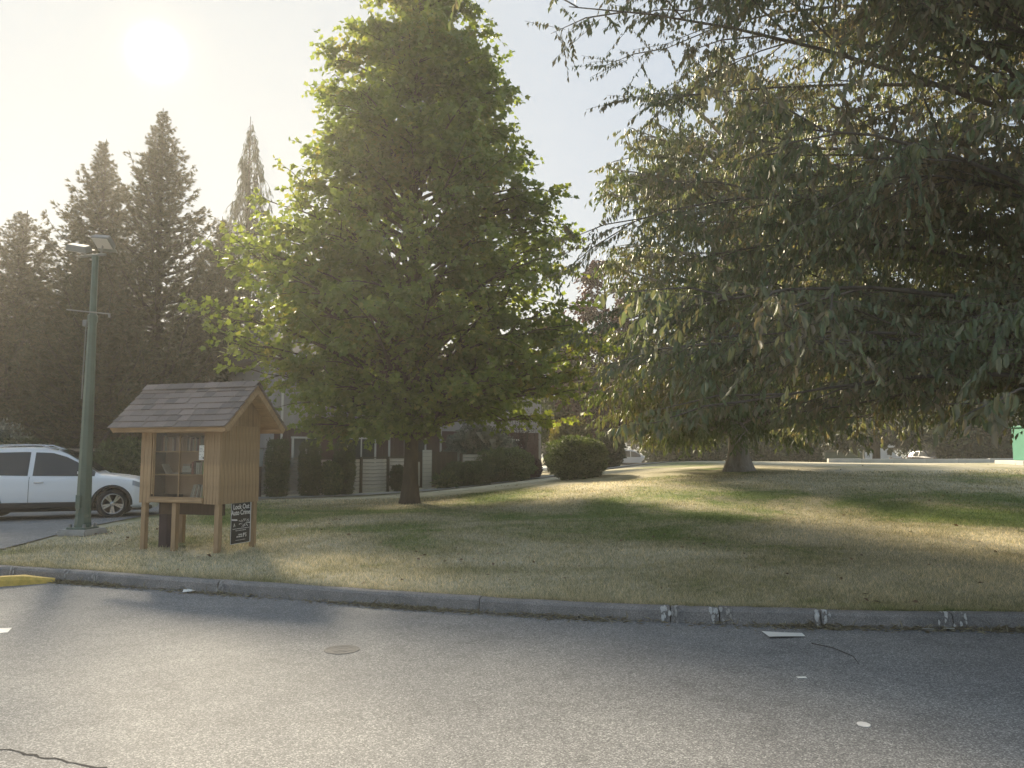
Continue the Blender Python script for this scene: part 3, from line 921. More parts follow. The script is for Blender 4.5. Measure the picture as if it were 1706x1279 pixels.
# roof: two decks, shingle courses, fascia and gable boards
RZ, EZ, OV, OXL, OXR = 2.70, 1.985, .30, .40, .30     # ridge, eave heights; eave overhang; gable overhangs
run = BD / 2 + OV
slope = math.atan2(RZ - EZ, run); slen = math.hypot(RZ - EZ, run)
roof = empty('roof'); roof.parent = LB; roof.location = (0, BD / 2, RZ)
xl, xr = -hw - OXL, hw + OXR
for sgn in (-1, 1):
    Mr = Matrix.Rotation(sgn * -slope, 4, 'X')
    def onroof(x, d, h):   # d down the slope from the ridge, h above the deck
        dn = Vector((0, sgn * math.cos(slope), -math.sin(slope))); up = Vector((0, sgn * math.sin(slope), math.cos(slope)))
        return Vector((x, 0, 0)) + dn * d + up * h
    rot = (sgn * -slope, 0, 0)
    MB().box((0, 0, 0), (xr - xl - .02, slen, .022)).build('deck', MAT['cedar_x'], roof, loc=onroof((xl + xr) / 2, slen / 2, -.012), rot=rot)
    courses, cw = 7, slen / 7
    rng = random.Random(31 + sgn)
    for c_ in range(courses):
        x = xl - .02 - (.16 if c_ % 2 else 0.0)
        while x < xr + .02:
            w_ = rng.choice((.20, .24, .28, .22)); x0_, x1_ = max(x, xl - .02), min(x + w_, xr + .02)
            if x1_ - x0_ > .03:
                th = rng.uniform(.010, .018); tilt = rng.uniform(.9, 1.2)
                me = MB().box((0, 0, 0), (x1_ - x0_ - .005, cw * 1.10, th)).mesh('shingle', bevel=.002)
                link('shingle', me, MAT['shingle'], roof, onroof((x0_ + x1_) / 2, cw * (c_ + .5) + .012, .006 + th / 2 + .008), (sgn * (-slope + .10 * tilt), 0, 0))
            x += w_
    # gable trim boards on the two rakes
    for x in (xl + .014, xr - .014):
        MB().box((0, 0, 0), (.030, slen - .01, .085)).build('rake_board', MAT['cedar'], roof, bevel=.004, loc=onroof(x, slen / 2, -.066), rot=rot)
    MB().box((0, 0, 0), (xr - xl - .07, .028, .075)).build('fascia', MAT['cedar_x'], roof, bevel=.004, loc=onroof((xl + xr) / 2, slen - .02, -.062))
for k in range(9):
    w_ = (xr - xl + .04) / 9
    mb = MB()
    for sgn in (-1, 1):
        mb.box((0, sgn * .055, -.034), (w_ - .006, .15, .012), m=Matrix.Rotation(sgn * -slope, 3, 'X'))
    mb.build('ridge_cap', MAT['shingle'], roof, loc=(xl - .02 + w_ * (k + .5), 0, .052 + .003 * (k % 2)))
# gable walls under the roof
for x in (-hw + .010, hw - .010):
    zt = RZ - .055 - ZT
    poly = [(-BD / 2, 0), (BD / 2, 0), (BD / 2, .0 + (RZ - math.tan(slope) * BD / 2 - .05 - ZT) ), (0, zt), (-BD / 2, (RZ - math.tan(slope) * BD / 2 - .05 - ZT))]
    M_ = Matrix.Translation((x - .008, BD / 2, ZT + .001)) @ Matrix.Rotation(R(90), 4, 'Z')
    mb = MB(); n = len(poly)
    mb.add([(x - .008, BD / 2 + a, ZT + .001 + b_) for a, b_ in poly] + [(x + .008, BD / 2 + a, ZT + .001 + b_) for a, b_ in poly],
           [tuple(range(n)), tuple(reversed(range(n, 2 * n)))] + [(i, n + i, n + (i + 1) % n, (i + 1) % n) for i in range(n)])
    mb.build('gable_wall', MAT['cedar'], LB)
# books: every one is a thing of its own, standing inside the box
MLB = Matrix.Translation(LB.location) @ Matrix.Rotation(R(-19), 4, 'Z')
book_mesh = {}
def book(x, y, z, w, d, h, tilt, m, label, group=None, flat=False):
    me = MB().box((0, 0, h / 2), (w, d, h)).mesh('book', bevel=.002)
    o = link('book', me, m)
    o.matrix_world = MLB @ Matrix.Translation((x, y, z)) @ Matrix.Rotation(tilt, 4, 'Y')
    tag(o, label, 'book', group)
    pg = MB().box((0, .002, h / 2), (w * .72, d, h - .012)).build('pages', MAT['paper'], o)
    return o
rng = random.Random(12)
x = OX0 + .06
k = 0
while x < OX1 - .04:
    w_ = rng.uniform(.020, .042); h = rng.uniform(.19, .255)
    book(x + w_ / 2, .20, SH[1] + .0115, w_, .15, h, 0 if rng.random() < .85 else .10, BOOK[rng.choice((0, 1, 3, 4, 6, 0, 3))], 'brown-toned book in the tightly packed row on the top shelf', 'books on the top shelf')
    x += w_ + .003; k += 1
for i, (w_, h, tl, m_, lab) in enumerate([(.034, .20, 0, 8, 'dark red book, leftmost upright book on the middle shelf'), (.030, .215, 0, 1, 'black book beside the dark red one on the middle shelf'),
        (.032, .19, 0, 7, 'pale cream book upright on the middle shelf'), (.028, .185, 0, 2, 'beige book right of the cream book, middle shelf'), (.030, .22, .05, 4, 'tan leaning book on the middle shelf near the notice'),
        (.026, .20, 0, 9, 'green-spined book under the notice on the middle shelf'), (.030, .21, 0, 5, 'dark blue book at the right end of the middle shelf')]):
    book(OX1 - .36 + i * .043, .20, SH[0] + .0115, w_, .15, h, tl, BOOK[m_], lab)
for i, (w_, m_, lab) in enumerate([(.20, 6, 'bottom book of the flat pile in the middle of the shelf'), (.18, 7, 'second book up in the flat pile on the middle shelf'), (.19, 2, 'third book up in the flat pile on the middle shelf'), (.165, 7, 'fourth book up in the flat pile on the middle shelf'), (.15, 4, 'top book of the flat pile on the middle shelf')]):
    o = book(0, 0, 0, w_, .16, .032, 0, BOOK[m_], lab)
    o.matrix_world = MLB @ Matrix.Translation((OC + .06, .20, SH[0] + .0115 + i * .0335)) @ Matrix.Rotation(.08 * (i % 3 - 1), 4, 'Z')
for i, (x, tl, h, m_, lab) in enumerate([(OX0 + .09, -.55, .19, 2, 'beige book slumped at the left end of the middle shelf')]):
    book(x + .09, .20, SH[0] + .0115, .022, .15, h, tl, BOOK[m_], lab)
o = book(0, 0, 0, .13, .12, .022, 0, BOOK[4], 'tan book lying flat on the left of the middle shelf')
o.matrix_world = MLB @ Matrix.Translation((OX0 + .38, .18, SH[0] + .0115))
for i, m_ in enumerate((2, 7, 4, 7, 6, 2, 9, 7)):
    book(OX1 - .40 + i * .042, .20, ZB + .0385, .024, .15, rng.uniform(.22, .29), .32 - .035 * i, BOOK[m_], 'thin book leaning in the row on the bottom shelf', 'leaning books on the bottom shelf')

# black warning sign between the right-hand posts
SG = empty('warning_sign'); 
SG.matrix_world = MLB @ Matrix.Translation((hw + .022, .50, .10)) @ Matrix.Rotation(R(90), 4, 'Z')
tag(SG, 'black sign reading Lock Out Auto Crime fixed between the posts of the book box', 'sign')
SW, SHH = .50, .66
MB().box((0, 0, SHH / 2), (SW, .006, SHH)).build('panel', MAT['sign_black'], SG, bevel=.002)
for nm, c, s in (('edge', (-SW/2 + .004, -.0045, SHH/2), (.008, .003, SHH - .004)), ('edge', (SW/2 - .009, -.0045, SHH/2), (.018, .003, SHH - .004)), ('edge', (0, -.0046, .005), (SW - .03, .003, .007))):
    MB().box((0, 0, 0), s).build(nm, MAT['sign_white'], SG, loc=c)
def text(name, s, size, loc, parent, m, align='CENTER', rot=(R(90), 0, 0), bold=0.0, sx=1.0):
    cu = bpy.data.curves.new(name, 'FONT')
    cu.body = s; cu.size = size; cu.align_x = align; cu.extrude = .0008; cu.offset = bold
    cu.materials.append(m)
    tmp = bpy.data.objects.new(name, cu); COL.objects.link(tmp)
    me = bpy.data.meshes.new_from_object(tmp.evaluated_get(bpy.context.evaluated_depsgraph_get()))
    bpy.data.objects.remove(tmp)
    o = link(name, me, m)
    o.parent = parent; o.location = loc; o.rotation_euler = rot; o.scale = (sx, 1, 1)
    return o
text('lettering', 'Lock Out', .112, (.0, -.0045, .562), SG, MAT['sign_white'], bold=.0022, sx=.93)
text('lettering', 'Auto Crime.', .112, (.0, -.0045, .468), SG, MAT['sign_white'], bold=.0022, sx=.86)
def poly_plate(name, polys, parent, m, y=-.0044):
    mb = MB()
    for p in polys:
        mb.extrude(p, .001)
    return mb.build(name, m, parent, loc=(0, y, 0))
shards = []
cx_, cz_ = .085, .335
rng = random.Random(5)
for k in range(15):
    a = -2.9 + k * .40 + rng.uniform(-.08, .08); r0, r1 = rng.uniform(.02, .05), rng.uniform(.08, .145); w_ = rng.uniform(.05, .11)
    p0 = (cx_ + r0 * math.cos(a) , cz_ + r0 * .6 * math.sin(a)); p1 = (cx_ + r1 * math.cos(a - w_), cz_ + r1 * .62 * math.sin(a - w_)); p2 = (cx_ + r1 * 1.08 * math.cos(a + w_), cz_ + r1 * .62 * math.sin(a + w_))
    shards.append([p0, p1, p2])
for s in shards: poly_plate('glass_shard', [s], SG, MAT['sign_white'])
poly_plate('screwdriver', [[(-.23, .385), (-.23, .408), (-.10, .398), (-.085, .378), (-.12, .372)]], SG, MAT['sign_white'])
poly_plate('shard_mark', [[(-.185, .28), (-.165, .34), (-.14, .29), (-.145, .275), (-.165, .315), (-.175, .275)]], SG, MAT['sign_white'])
def squiggle(z, x0, x1, h, seed, parent=SG):   # the small lines, too small to read in the photograph
    rg = random.Random(seed); mb = MB(); x = x0
    while x < x1:
        w_ = rg.uniform(.008, .02)
        mb.box((x + w_ / 2, -.0042, z + rg.uniform(-.001, .001)), (w_, .0012, h * rg.uniform(.7, 1)))
        x += w_ + rg.choice((.003, .004, .010))
    tag(mb.build('small_print', MAT['sign_white'], parent), kind='stuff')
squiggle(.243, -.20, .20, .012, 1); squiggle(.213, -.13, .13, .012, 2); squiggle(.145, -.06, .045, .022, 3); squiggle(.112, -.10, .045, .024, 4); squiggle(.058, -.12, .12, .009, 5)
poly_plate('emblem', [[(.065, .10), (.065, .165), (.10, .165), (.105, .135), (.08, .13), (.08, .10)], [(.115, .165), (.145, .165), (.145, .155), (.130, .15), (.147, .125), (.14, .10), (.115, .10), (.13, .118)]], SG, MAT['sign_white'])

# ------------------------------------------------------------------ lamp post
LP = empty('lamp_post', (-8.25, 15.05, gzf(-8.25, 15.05)), R(-10))
tag(LP, 'green tapered lamp post with two floodlights and a thin crossbar beside the driveway', 'lamp post')
foot = MB().box((0, 0, .035), (.62, .62, .13)).build('concrete_footing', MAT['concrete'], LP, bevel=.03, segs=2)
bp = MB().box((0, 0, .118), (.40, .40, .035)).build('base_plate', MAT['green_steel'], LP, bevel=.008)
for sx in (-1, 1):
    for sy in (-1, 1):
        MB().lathe([(0, .06), (.028, .055), (.032, .0), (.032, -.01)], 8).build('anchor_bolt', MAT['grey_steel'], bp, loc=(sx * .15, sy * .15, .14))
def octo(r0, r1, z0, z1):
    return MB().lathe([(r0, z0), (r1, z1)], 8, Matrix.Rotation(R(22.5), 3, 'Z')).add([], [])
MB().lathe([(.150, .13), (.138, .30), (.134, .32), (.076, 4.22), (0, 4.22)], 8).build('lower_shaft', MAT['green_steel'], LP)
MB().lathe([(.066, 4.2), (.060, 5.36), (.068, 5.365), (.068, 5.44), (0, 5.45)], 8).build('upper_shaft', MAT['green_steel'], LP)
MB().lathe([(.088, 4.10), (.094, 4.12), (.094, 4.24), (.07, 4.27)], 8).build('collar', MAT['green_steel'], LP)
MB().box((0, -.155, .62), (.10, .03, .26)).build('hand_hole_cover', MAT['green_steel'], LP, bevel=.006)
MB().tube([(-.50, -.10, 4.36), (.46, -.12, 4.24)], .014, 6).build('crossbar', MAT['grey_steel'], LP)
MB().box((.46, -.12, 4.21), (.03, .03, .08)).build('crossbar_end', MAT['grey_steel'], LP)
MB().box((-.13, -.02, 4.09), (.09, .09, .13)).build('junction_box', MAT['grey_steel'], LP, bevel=.01)
MB().tube([(-.135, 0, 4.03), (-.145, -.01, 3.2), (-.15, -.01, 2.6)], .012, 5).build('conduit', MAT['grey_steel'], LP)
MB().tube([(-.34, 0, 5.44), (.22, 0, 5.46)], .028, 8).build('tenon_arm', MAT['grey_steel'], LP)
for (loc, rot, tall) in (((-.36, -.03, 5.60), (R(24), R(8), R(14)), .20), ((.20, -.04, 5.70), (R(-40), R(8), R(-6)), .26)):
    fl = MB()
    fl.add([(-.22, -.10, -.05), (.22, -.10, -.05), (.22, .10, -.05), (-.22, .10, -.05), (-.18, -.08, .07), (.18, -.08, .07), (.18, .08, .07), (-.18, .08, .07)],
           [(0,3,2,1),(4,5,6,7),(0,1,5,4),(1,2,6,5),(2,3,7,6),(3,0,4,7)])
    f_ = fl.build('floodlight', MAT['grey_steel'], LP, bevel=.012, loc=loc, rot=rot)
    f_.scale = (1, 1.5 if tall > .22 else 1.3, 1)
    MB().box((0, 0, -.055), (.37, .16, .008)).build('lens', MAT['lamp_glass'], f_)
    MB().box((0, .12, -.03), (.46, .05, .012)).build('visor', MAT['grey_steel'], f_)
    MB().tube([loc, (loc[0] * .55, 0, 5.45)], .02, 6).build('bracket', MAT['grey_steel'], LP)

# ------------------------------------------------------------------ cars
def car(name, label, loc, rz, paint, spec='suv', group=None, detail=True, cat='car'):
    root = tag(empty(name, loc, rz), label, cat, group)
    # stations: x, half width, belt z, top z, half width at roof edge
    if spec == 'suv':
        st = [(-2.33,.66,.80,.86,.60),(-2.28,.80,.92,1.02,.64),(-2.16,.86,1.04,1.30,.60),(-1.98,.89,1.06,1.53,.58),(-1.7,.905,1.05,1.62,.59),(-1.2,.915,1.03,1.675,.60),(-.5,.92,1.01,1.70,.61),(.05,.92,1.00,1.675,.60),(.35,.92,.995,1.56,.60),(.75,.92,.99,1.30,.63),(1.08,.915,.985,1.07,.70),(1.5,.905,.95,1.02,.70),(1.85,.88,.88,.955,.66),(2.1,.80,.78,.86,.58),(2.24,.68,.66,.74,.48),(2.30,.52,.55,.62,.36)]
        ax, wr = (-1.34, 1.37), .355
    else:
        st = [(-2.4,.78,.9,1.0,.66),(-2.34,.86,1.0,1.55,.64),(-2.2,.90,1.02,1.72,.66),(-1.4,.93,1.02,1.78,.68),(-.2,.93,1.0,1.78,.68),(.4,.93,.98,1.68,.66),(1.0,.93,.98,1.28,.68),(1.45,.92,.97,1.05,.72),(1.9,.88,.88,.94,.66),(2.2,.78,.74,.80,.55),(2.36,.60,.56,.62,.4)]
        ax, wr = (-1.45, 1.45), .34
    st = np.array(st)
    xs_ = np.linspace(st[0, 0], st[-1, 0], 90)
    xs_ = np.unique(np.concatenate([xs_, st[:, 0]]))
    I = lambda c, x: np.interp(x, st[:, 0], st[:, c])
    def ring(x):
        w, zb_, zt, wt = I(1, x), I(2, x), I(3, x), I(4, x)
        zt2 = max(zt, zb_ + .03)
        key = [(w * .86, .24), (w * .975, .30), (w * 1.0, .50), (w * 1.005, .68), (w * .985, zb_ - .06), (w * .955, zb_), (wt + .015, zt2 - (zt2 - zb_) * .14), (wt * .93, zt2 - .02 if zt2 - zb_ > .2 else zt2 - (zt2 - zb_) * .3), (wt * .5, zt2), (0, zt2 + .012)]
        lo = min(.30, zb_ - .1)
        out = []
        for a, b_ in zip(key[:-1], key[1:]):
            for t in (0, 1 / 3, 2 / 3): out.append((a[0] + (b_[0] - a[0]) * t, a[1] + (b_[1] - a[1]) * t))
        out.append(key[-1])
        return out
    def side_y(x, z):
        w, zb_, zt, wt = I(1, x), I(2, x), I(3, x), I(4, x)
        z2 = zt - (zt - zb_) * .14
        if z <= zb_: return np.interp(z, [.24, .30, .50, .68, zb_ - .06, zb_], [w * .86, w * .975, w, w * 1.005, w * .985, w * .955])
        return np.interp(z, [zb_, z2], [w * .955, wt + .015])
    mb = MB(); vs = []; rings = [ring(x) for x in xs_]; m_ = len(rings[0])
    for x, rg_ in zip(xs_, rings):
        vs += [(x, y, z) for y, z in rg_] + [(x, -y, z) for y, z in rg_]
    fs = []
    ra = wr + .055
    def hole(idx):
        c = np.mean([vs[i] for i in idx], axis=0)
        return abs(c[1]) > .45 and any((c[0] - a) ** 2 + (c[2] - wr) ** 2 < ra ** 2 for a in ax)
    for i in range(len(xs_) - 1):
        for s in (0, 1):
            for k in range(m_ - 1):
                a = (i * 2 + s) * m_ + k; b_ = ((i + 1) * 2 + s) * m_ + k
                f = (a, b_, b_ + 1, a + 1)
                if not hole(f): fs.append(f)
    for i in (0, len(xs_) - 1):
        fs.append(tuple([(i * 2) * m_ + k for k in range(m_)] + [(i * 2 + 1) * m_ + k for k in reversed(range(m_ - 1))]))
    mb.add(vs, fs)
    me = mb.mesh('body', True)
    link('body', me, MAT[paint], root)
    MB().box((0, 0, .30), (4.2, 1.30, .22)).build('underbody', MAT['plastic_black'], root)
    # lower cladding and wheel arch lips
    for s in (-1, 1):
        mb = MB(); vs = []
        xx = np.linspace(ax[0] + ra, ax[1] - ra, 14)
        for x in xx:
            for z, o_ in ((.22, -.03), (.245, .012), (.30, .016), (.35, .016), (.40, .016), (.42, .0)): vs.append((x, s * (side_y(x, z) + o_), z))
        mb.add(vs, [(i*6+k, i*6+k+1, (i+1)*6+k+1, (i+1)*6+k) for i in range(13) for k in range(5)]).build('sill_cladding', MAT['plastic_black'], root)
        for a in ax:
            mb = MB(); vs = []; nn = 22
            for k in range(nn + 1):
                th = R(-22) + (math.pi + R(44)) * k / nn
                for r_, o_ in ((ra - .03, -.10), (ra - .025, .012), (ra + .035, .014), (ra + .045, -.01)):
                    x = a + r_ * math.cos(th); z = wr + r_ * math.sin(th)
                    vs.append((x, s * (side_y(np.clip(x, st[0, 0] + .03, st[-1, 0] - .03), max(z, .26)) + o_), max(z, .22)))
            mb.add(vs, [(i*4+k, i*4+k+1, (i+1)*4+k+1, (i+1)*4+k) for i in range(nn) for k in range(3)]).build('wheel_arch', MAT['plastic_black'], root, True)
            # inner well
            mb = MB(); vs = []
            for k in range(nn + 1):
                th = R(-10) + (math.pi + R(20)) * k / nn
                for yy in (.50, .86): vs.append((a + (ra) * math.cos(th), s * yy, max(.24, wr + ra * math.sin(th))))
            mb.add(vs, [(i*2, i*2+1, (i+1)*2+1, (i+1)*2) for i in range(nn)]).build('wheel_well', MAT['plastic_black'], root)
    # wheels
    for a in ax:
        for s in (-1, 1):
            wh = empty('wheel'); wh.parent = root; wh.location = (a, s * .80, wr); wh.rotation_euler = (R(90) if s < 0 else R(-90), 0, .3)
            r_ = wr - .012
            MB().lathe([(r_ * .66, -.10), (r_ * .93, -.105), (r_, -.075), (r_, .075), (r_ * .93, .105), (r_ * .70, .10), (r_ * .66, .07)], 32).build('tyre', MAT['rubber'], wh, True)
            MB().lathe([(r_ * .70, .098), (r_ * .66, .10), (r_ * .64, .06), (r_ * .62, -.05), (0, -.05)], 28).build('rim', MAT['plastic_black'], wh, True)
            MB().lathe([(r_ * .71, .092), (r_ * .70, .103), (r_ * .655, .103), (r_ * .64, .085)], 32).build('rim_edge', MAT['chrome'], wh, True)
            if detail:
                for k in range(10):
                    th = 2 * math.pi * k / 10 + (.16 if k % 2 else -.16)
                    c_, s_ = math.cos(th), math.sin(th)
                    mb = MB(); q = r_ * .66
                    mb.add([(c_*.05 - s_*.016, s_*.05 + c_*.016, .075), (c_*.05 + s_*.016, s_*.05 - c_*.016, .075), (c_*q + s_*.024, s_*q - c_*.024, .088), (c_*q - s_*.024, s_*q + c_*.024, .088),
                            (c_*.05 - s_*.02, s_*.05 + c_*.02, .04), (c_*.05 + s_*.02, s_*.05 - c_*.02, .04), (c_*q + s_*.03, s_*q - c_*.03, .05), (c_*q - s_*.03, s_*q + c_*.03, .05)],
                           [(0,1,2,3),(4,7,6,5),(0,3,7,4),(1,5,6,2),(2,6,7,3),(0,4,5,1)]).build('spoke', MAT['chrome'], wh)
            MB().lathe([(.06, .04), (.06, .082), (.045, .092), (0, .093)], 14).build('hub_cap', MAT['chrome'], wh, True)
    # side glass
    if spec == 'suv':
        wins = [('front_side_window', -.30, .98), ('rear_side_window', -1.28, -.40), ('quarter_window', -1.78, -1.36)]
    else:
        wins = [('front_side_window', -.05, .98), ('rear_side_window', -1.25, -.13), ('quarter_window', -2.1, -1.33)]
    for s in (-1, 1):
        for nm, x0, x1 in wins:
            vs = []; nx, nz = 14, 4
            for i in range(nx + 1):
                x = x0 + (x1 - x0) * i / nx
                z0_ = I(2, x) + .025; z1_ = I(3, x) - (I(3, x) - I(2, x)) * .17
                if nm == 'quarter_window': z1_ = min(z1_, z0_ + (x - x0 + .02) * 1.3)
                z1_ = max(z1_, z0_ + .004)
                for k in range(nz + 1):
                    z = z0_ + (z1_ - z0_) * k / nz
                    vs.append((x, s * (side_y(x, z) + .007), z))
            MB().add(vs, [(i*(nz+1)+k, i*(nz+1)+k+1, (i+1)*(nz+1)+k+1, (i+1)*(nz+1)+k) for i in range(nx) for k in range(nz)]).build(nm, MAT['car_glass'], root, True)
        if detail:
            # door seams, handles, mirror, roof rail, lamps
            for xd in ((-.36, .86, -1.32) if spec == 'suv' else (-.10, 1.0, -1.4)):
                vs = []
                for k in range(9):
                    z = .42 + (I(2, xd) - .42) * k / 8
                    xo = xd + (.10 * ((k / 8) - 1) * -1 if xd > .5 else 0) * .6
                    for dx in (-.005, .005): vs.append((xo + dx, s * (side_y(xo, z) + .004), z))
                MB().add(vs, [(i*2, i*2+1, i*2+3, i*2+2) for i in range(8)]).build('door_seam', MAT['plastic_black'], root)
            for xh in (-.16, -1.12):
                z = .88
                MB().box((0, 0, 0), (.20, .035, .026)).build('door_handle', MAT['chrome'], root, bevel=.008, loc=(xh, s * (side_y(xh, z) + .016), z))
            mr = MB().box((0, 0, 0), (.13, .20, .14)).build('mirror', MAT[paint], root, bevel=.04, segs=3, loc=(.72, s * 1.03, 1.10))
            MB().box((-.07, 0, 0), (.01, .15, .10)).build('mirror_glass', MAT['car_glass'], mr)
            pts = [(x, s * (I(4, x) - .02), I(3, x) + .02 + (.035 if -1.5 < x < -.1 else -.02)) for x in np.linspace(-1.75, .15, 12)]
            MB().tube(pts, .018, 6).build('roof_rail', MAT['chrome'], root, True)
        vs = []
        for i in range(7):
            x = 1.80 + .36 * i / 6
            for k, z in enumerate((I(2, x) - .10, I(2, x) + .015)):
                vs.append((x, s * (side_y(x, min(z, I(2, x))) + .008), z))
        MB().add(vs, [(i*2, i*2+1, i*2+3, i*2+2) for i in range(6)]).build('headlight', MAT['headlamp'], root)
        vs = []
        for i in range(5):
            x = -2.24 + .22 * i / 4
            for z in (I(2, x) - .10, I(2, x) + .02): vs.append((x, s * (side_y(x, min(z, I(2, x))) + .008), z))
        MB().add(vs, [(i*2, i*2+1, i*2+3, i*2+2) for i in range(4)]).build('tail_light', MAT['tail_red'], root)
    # windscreen and rear window
    xa, xb = (1.02, .18) if spec == 'suv' else (1.3, .5)
    vs = []
    for i in range(7):
        x = xa + (xb - xa) * i / 6; z = I(3, x); w = I(4, x) * .93
        for y in (-w, -w * .5, 0, w * .5, w): vs.append((x + .012, y, z + .018))
    MB().add(vs, [(i*5+k, i*5+k+1, (i+1)*5+k+1, (i+1)*5+k) for i in range(6) for k in range(4)]).build('windscreen', MAT['car_glass'], root, True)
    MB().box((0, 0, 0), (.05, 1.0, .12)).build('grille', MAT['plastic_black'], root, bevel=.01, loc=(2.285, 0, .50))
    MB().box((0, 0, 0), (.25, 1.5, .10)).build('front_lip', MAT['plastic_black'], root, bevel=.02, loc=(2.10, 0, .26))
    return root

car('parked_car', 'white crossover parked on the driveway behind the green lamp post', (-11.10, 18.95, .01), R(19), 'car_white')

# ------------------------------------------------------------------ fence along the path
FEN = tag(empty('garden_fence', tuple(FO)), 'pale horizontal board fence with dark posts behind the column hedges', 'fence')
board_me = {}
rng = random.Random(3)
sec = 1.20
first = -6.0
for k in range(13):
    u0 = first + k * sec
    p = fp(u0, 0); z0 = gzf(p.x, p.y)
    if k != 8:
        MB().box((0, 0, 0), (.11, .11, 1.46)).build('post', MAT['fence_post'], FEN, bevel=.006, loc=tuple(Vector((p.x, p.y, z0 + .70)) - FO), rot=(0, 0, FA))
    if k == 12 or k in (7, 8): continue
    q = fp(u0 + sec / 2, 0); z1 = gzf(q.x, q.y)
    for r_ in range(9):
        h = .128
        me = board_me.setdefault(r_ % 3, MB().box((0, 0, 0), (sec - .118, .022, h)).mesh('board', bevel=.003))
        link('board', me, MAT['fence_board'], FEN, tuple(Vector((q.x, q.y, z1 + .11 + r_ * .146)) - FO), (0, rng.uniform(-.006, .006), FA + rng.uniform(-.004, .004)))
    MB().box((0, 0, 0), (sec - .118, .075, .03)).build('cap_rail', MAT['fence_post'], FEN, loc=tuple(Vector((q.x, q.y, z1 + 1.40)) - FO), rot=(0, 0, FA))

# gate with a white board behind the trunk
q = fp(first + 8 * sec, 0); gq = gzf(q.x, q.y)
GT = tag(empty('garden_gate', (q.x, q.y, gq), FA), 'dark gate with a white notice panel just right of the trunk of the lawn tree', 'gate')
for k in range(9):
    MB().box((0, 0, 0), (.25, .03, 1.5)).build('plank', MAT['fence_post'], GT, bevel=.004, loc=(-1.04 + k * .26, .25, .80))
pn = MB().box((0, 0, 0), (.46, .02, 1.02)).build('white_panel', MAT['trim_white'], GT, bevel=.004, loc=(-1.0, .20, .62))
MB().box((0, 0, 0), (.30, .006, .10)).build('dark_band', MAT['ink'], pn, loc=(0, -.015, .42))
for k in range(5):
    MB().box((0, 0, 0), (.44, .004, .012)).build('groove', MAT['siding_grey'], pn, loc=(0, -.012, -.10 - k * .09))
MB().box((0, 0, 0), (.44, .05, 1.62)).build('pale_pier', MAT['trim_white'], GT, bevel=.006, loc=(-.42, .18, .82))
for k in range(9):
    MB().box((0, 0, 0), (.45, .01, .014)).build('pier_joint', MAT['siding_grey'], GT, loc=(-.42, .152, .16 + k * .17))

# ------------------------------------------------------------------ houses behind the fence
def house(name, label, origin, rz, length, depth, h, wallm, lowm, windows, roof_h=1.6, lap=.20, downpipes=()):
    root = tag(empty(name, origin, rz), label, 'house')
    MB().box((length / 2, depth / 2, h / 2), (length, depth, h)).build('wall', MAT[wallm], root)
    nl_ = int((h - 2.6) / lap)
    sid = empty('siding'); sid.parent = root
    me = MB().add([(0, 0, 0), (length, 0, 0), (length, 0, lap), (0, 0, lap), (0, -.03, .0), (length, -.03, .0)], [(4, 5, 2, 3), (0, 4, 3), (1, 2, 5), (0, 1, 5, 4)]).mesh('lap_board')
    for k in range(nl_):
        link('lap_board', me, MAT[wallm], sid, (0, -.004, 2.6 + k * lap))
    nv = int(length / .30)
    low = empty('lower_cladding'); low.parent = root
    me2 = MB().box((0, 0, 1.3), (.28, .035, 2.58)).mesh('plank')
    for k in range(nv):
        link('plank', me2, MAT[lowm], low, (.15 + k * .30, -.020 - .004 * (k % 2), 0))
    for (x, z, w, hh) in windows:
        wn_ = MB()
        for c, s in (((0, 0, hh/2), (w + .14, .07, .08)), ((0, 0, -hh/2), (w + .18, .09, .08)), ((-w/2, 0, 0), (.08, .07, hh)), ((w/2, 0, 0), (.08, .07, hh)), ((0, 0, 0), (.05, .05, hh))):
            wn_.box(c, s)
        wo = wn_.build('window', MAT['trim_white'], root, loc=(x, -.065, z))
        MB().box((0, .01, 0), (w, .02, hh)).build('pane', MAT['house_glass'], wo)
    for x in downpipes:
        MB().tube([(x, -.10, .1), (x, -.10, h)], .05, 8).build('downpipe', MAT['trim_white'], root)
    ov = .5
    mb = MB()
    mb.add([(-ov, -ov, h - .1), (length + ov, -ov, h - .1), (length + ov, depth + ov, h - .1), (-ov, depth + ov, h - .1), (-ov, depth / 2, h + roof_h), (length + ov, depth / 2, h + roof_h),
            (-ov, -ov, h + .06), (length + ov, -ov, h + .06), (length + ov, depth + ov, h + .06), (-ov, depth + ov, h + .06)],
           [(0, 3, 2, 1), (6, 7, 5, 4), (9, 4, 5, 8), (0, 1, 7, 6), (2, 3, 9, 8), (0, 6, 4, 9, 3), (1, 2, 8, 5, 7)])
    mb.build('roof', MAT['roof_dark'], root)
    MB().box((length / 2, -ov - .04, h - .02), (length + 2 * ov, .06, .20)).build('gutter', MAT['trim_white'], root, bevel=.02)
    return root
o_ = fp(-2.2, 3.6)
house('townhouse', 'pale lap-sided townhouse with brown ground floor behind the board fence', (o_.x, o_.y, 0), FA, 14.6, 8, 5.6, 'siding_grey', 'siding_brown',
      [(1.4, 1.6, 1.2, 1.2), (4.0, 1.6, 1.4, 1.2), (6.8, 1.5, 1.1, 1.8), (9.8, 1.6, 1.4, 1.2), (12.6, 1.6, 1.2, 1.2), (2.4, 4.2, 1.4, 1.2), (6.4, 4.2, 1.4, 1.2), (9.4, 4.1, 1.0, 1.4), (12.4, 4.2, 1.2, 1.2)], downpipes=(.3, 5.4, 8.2))
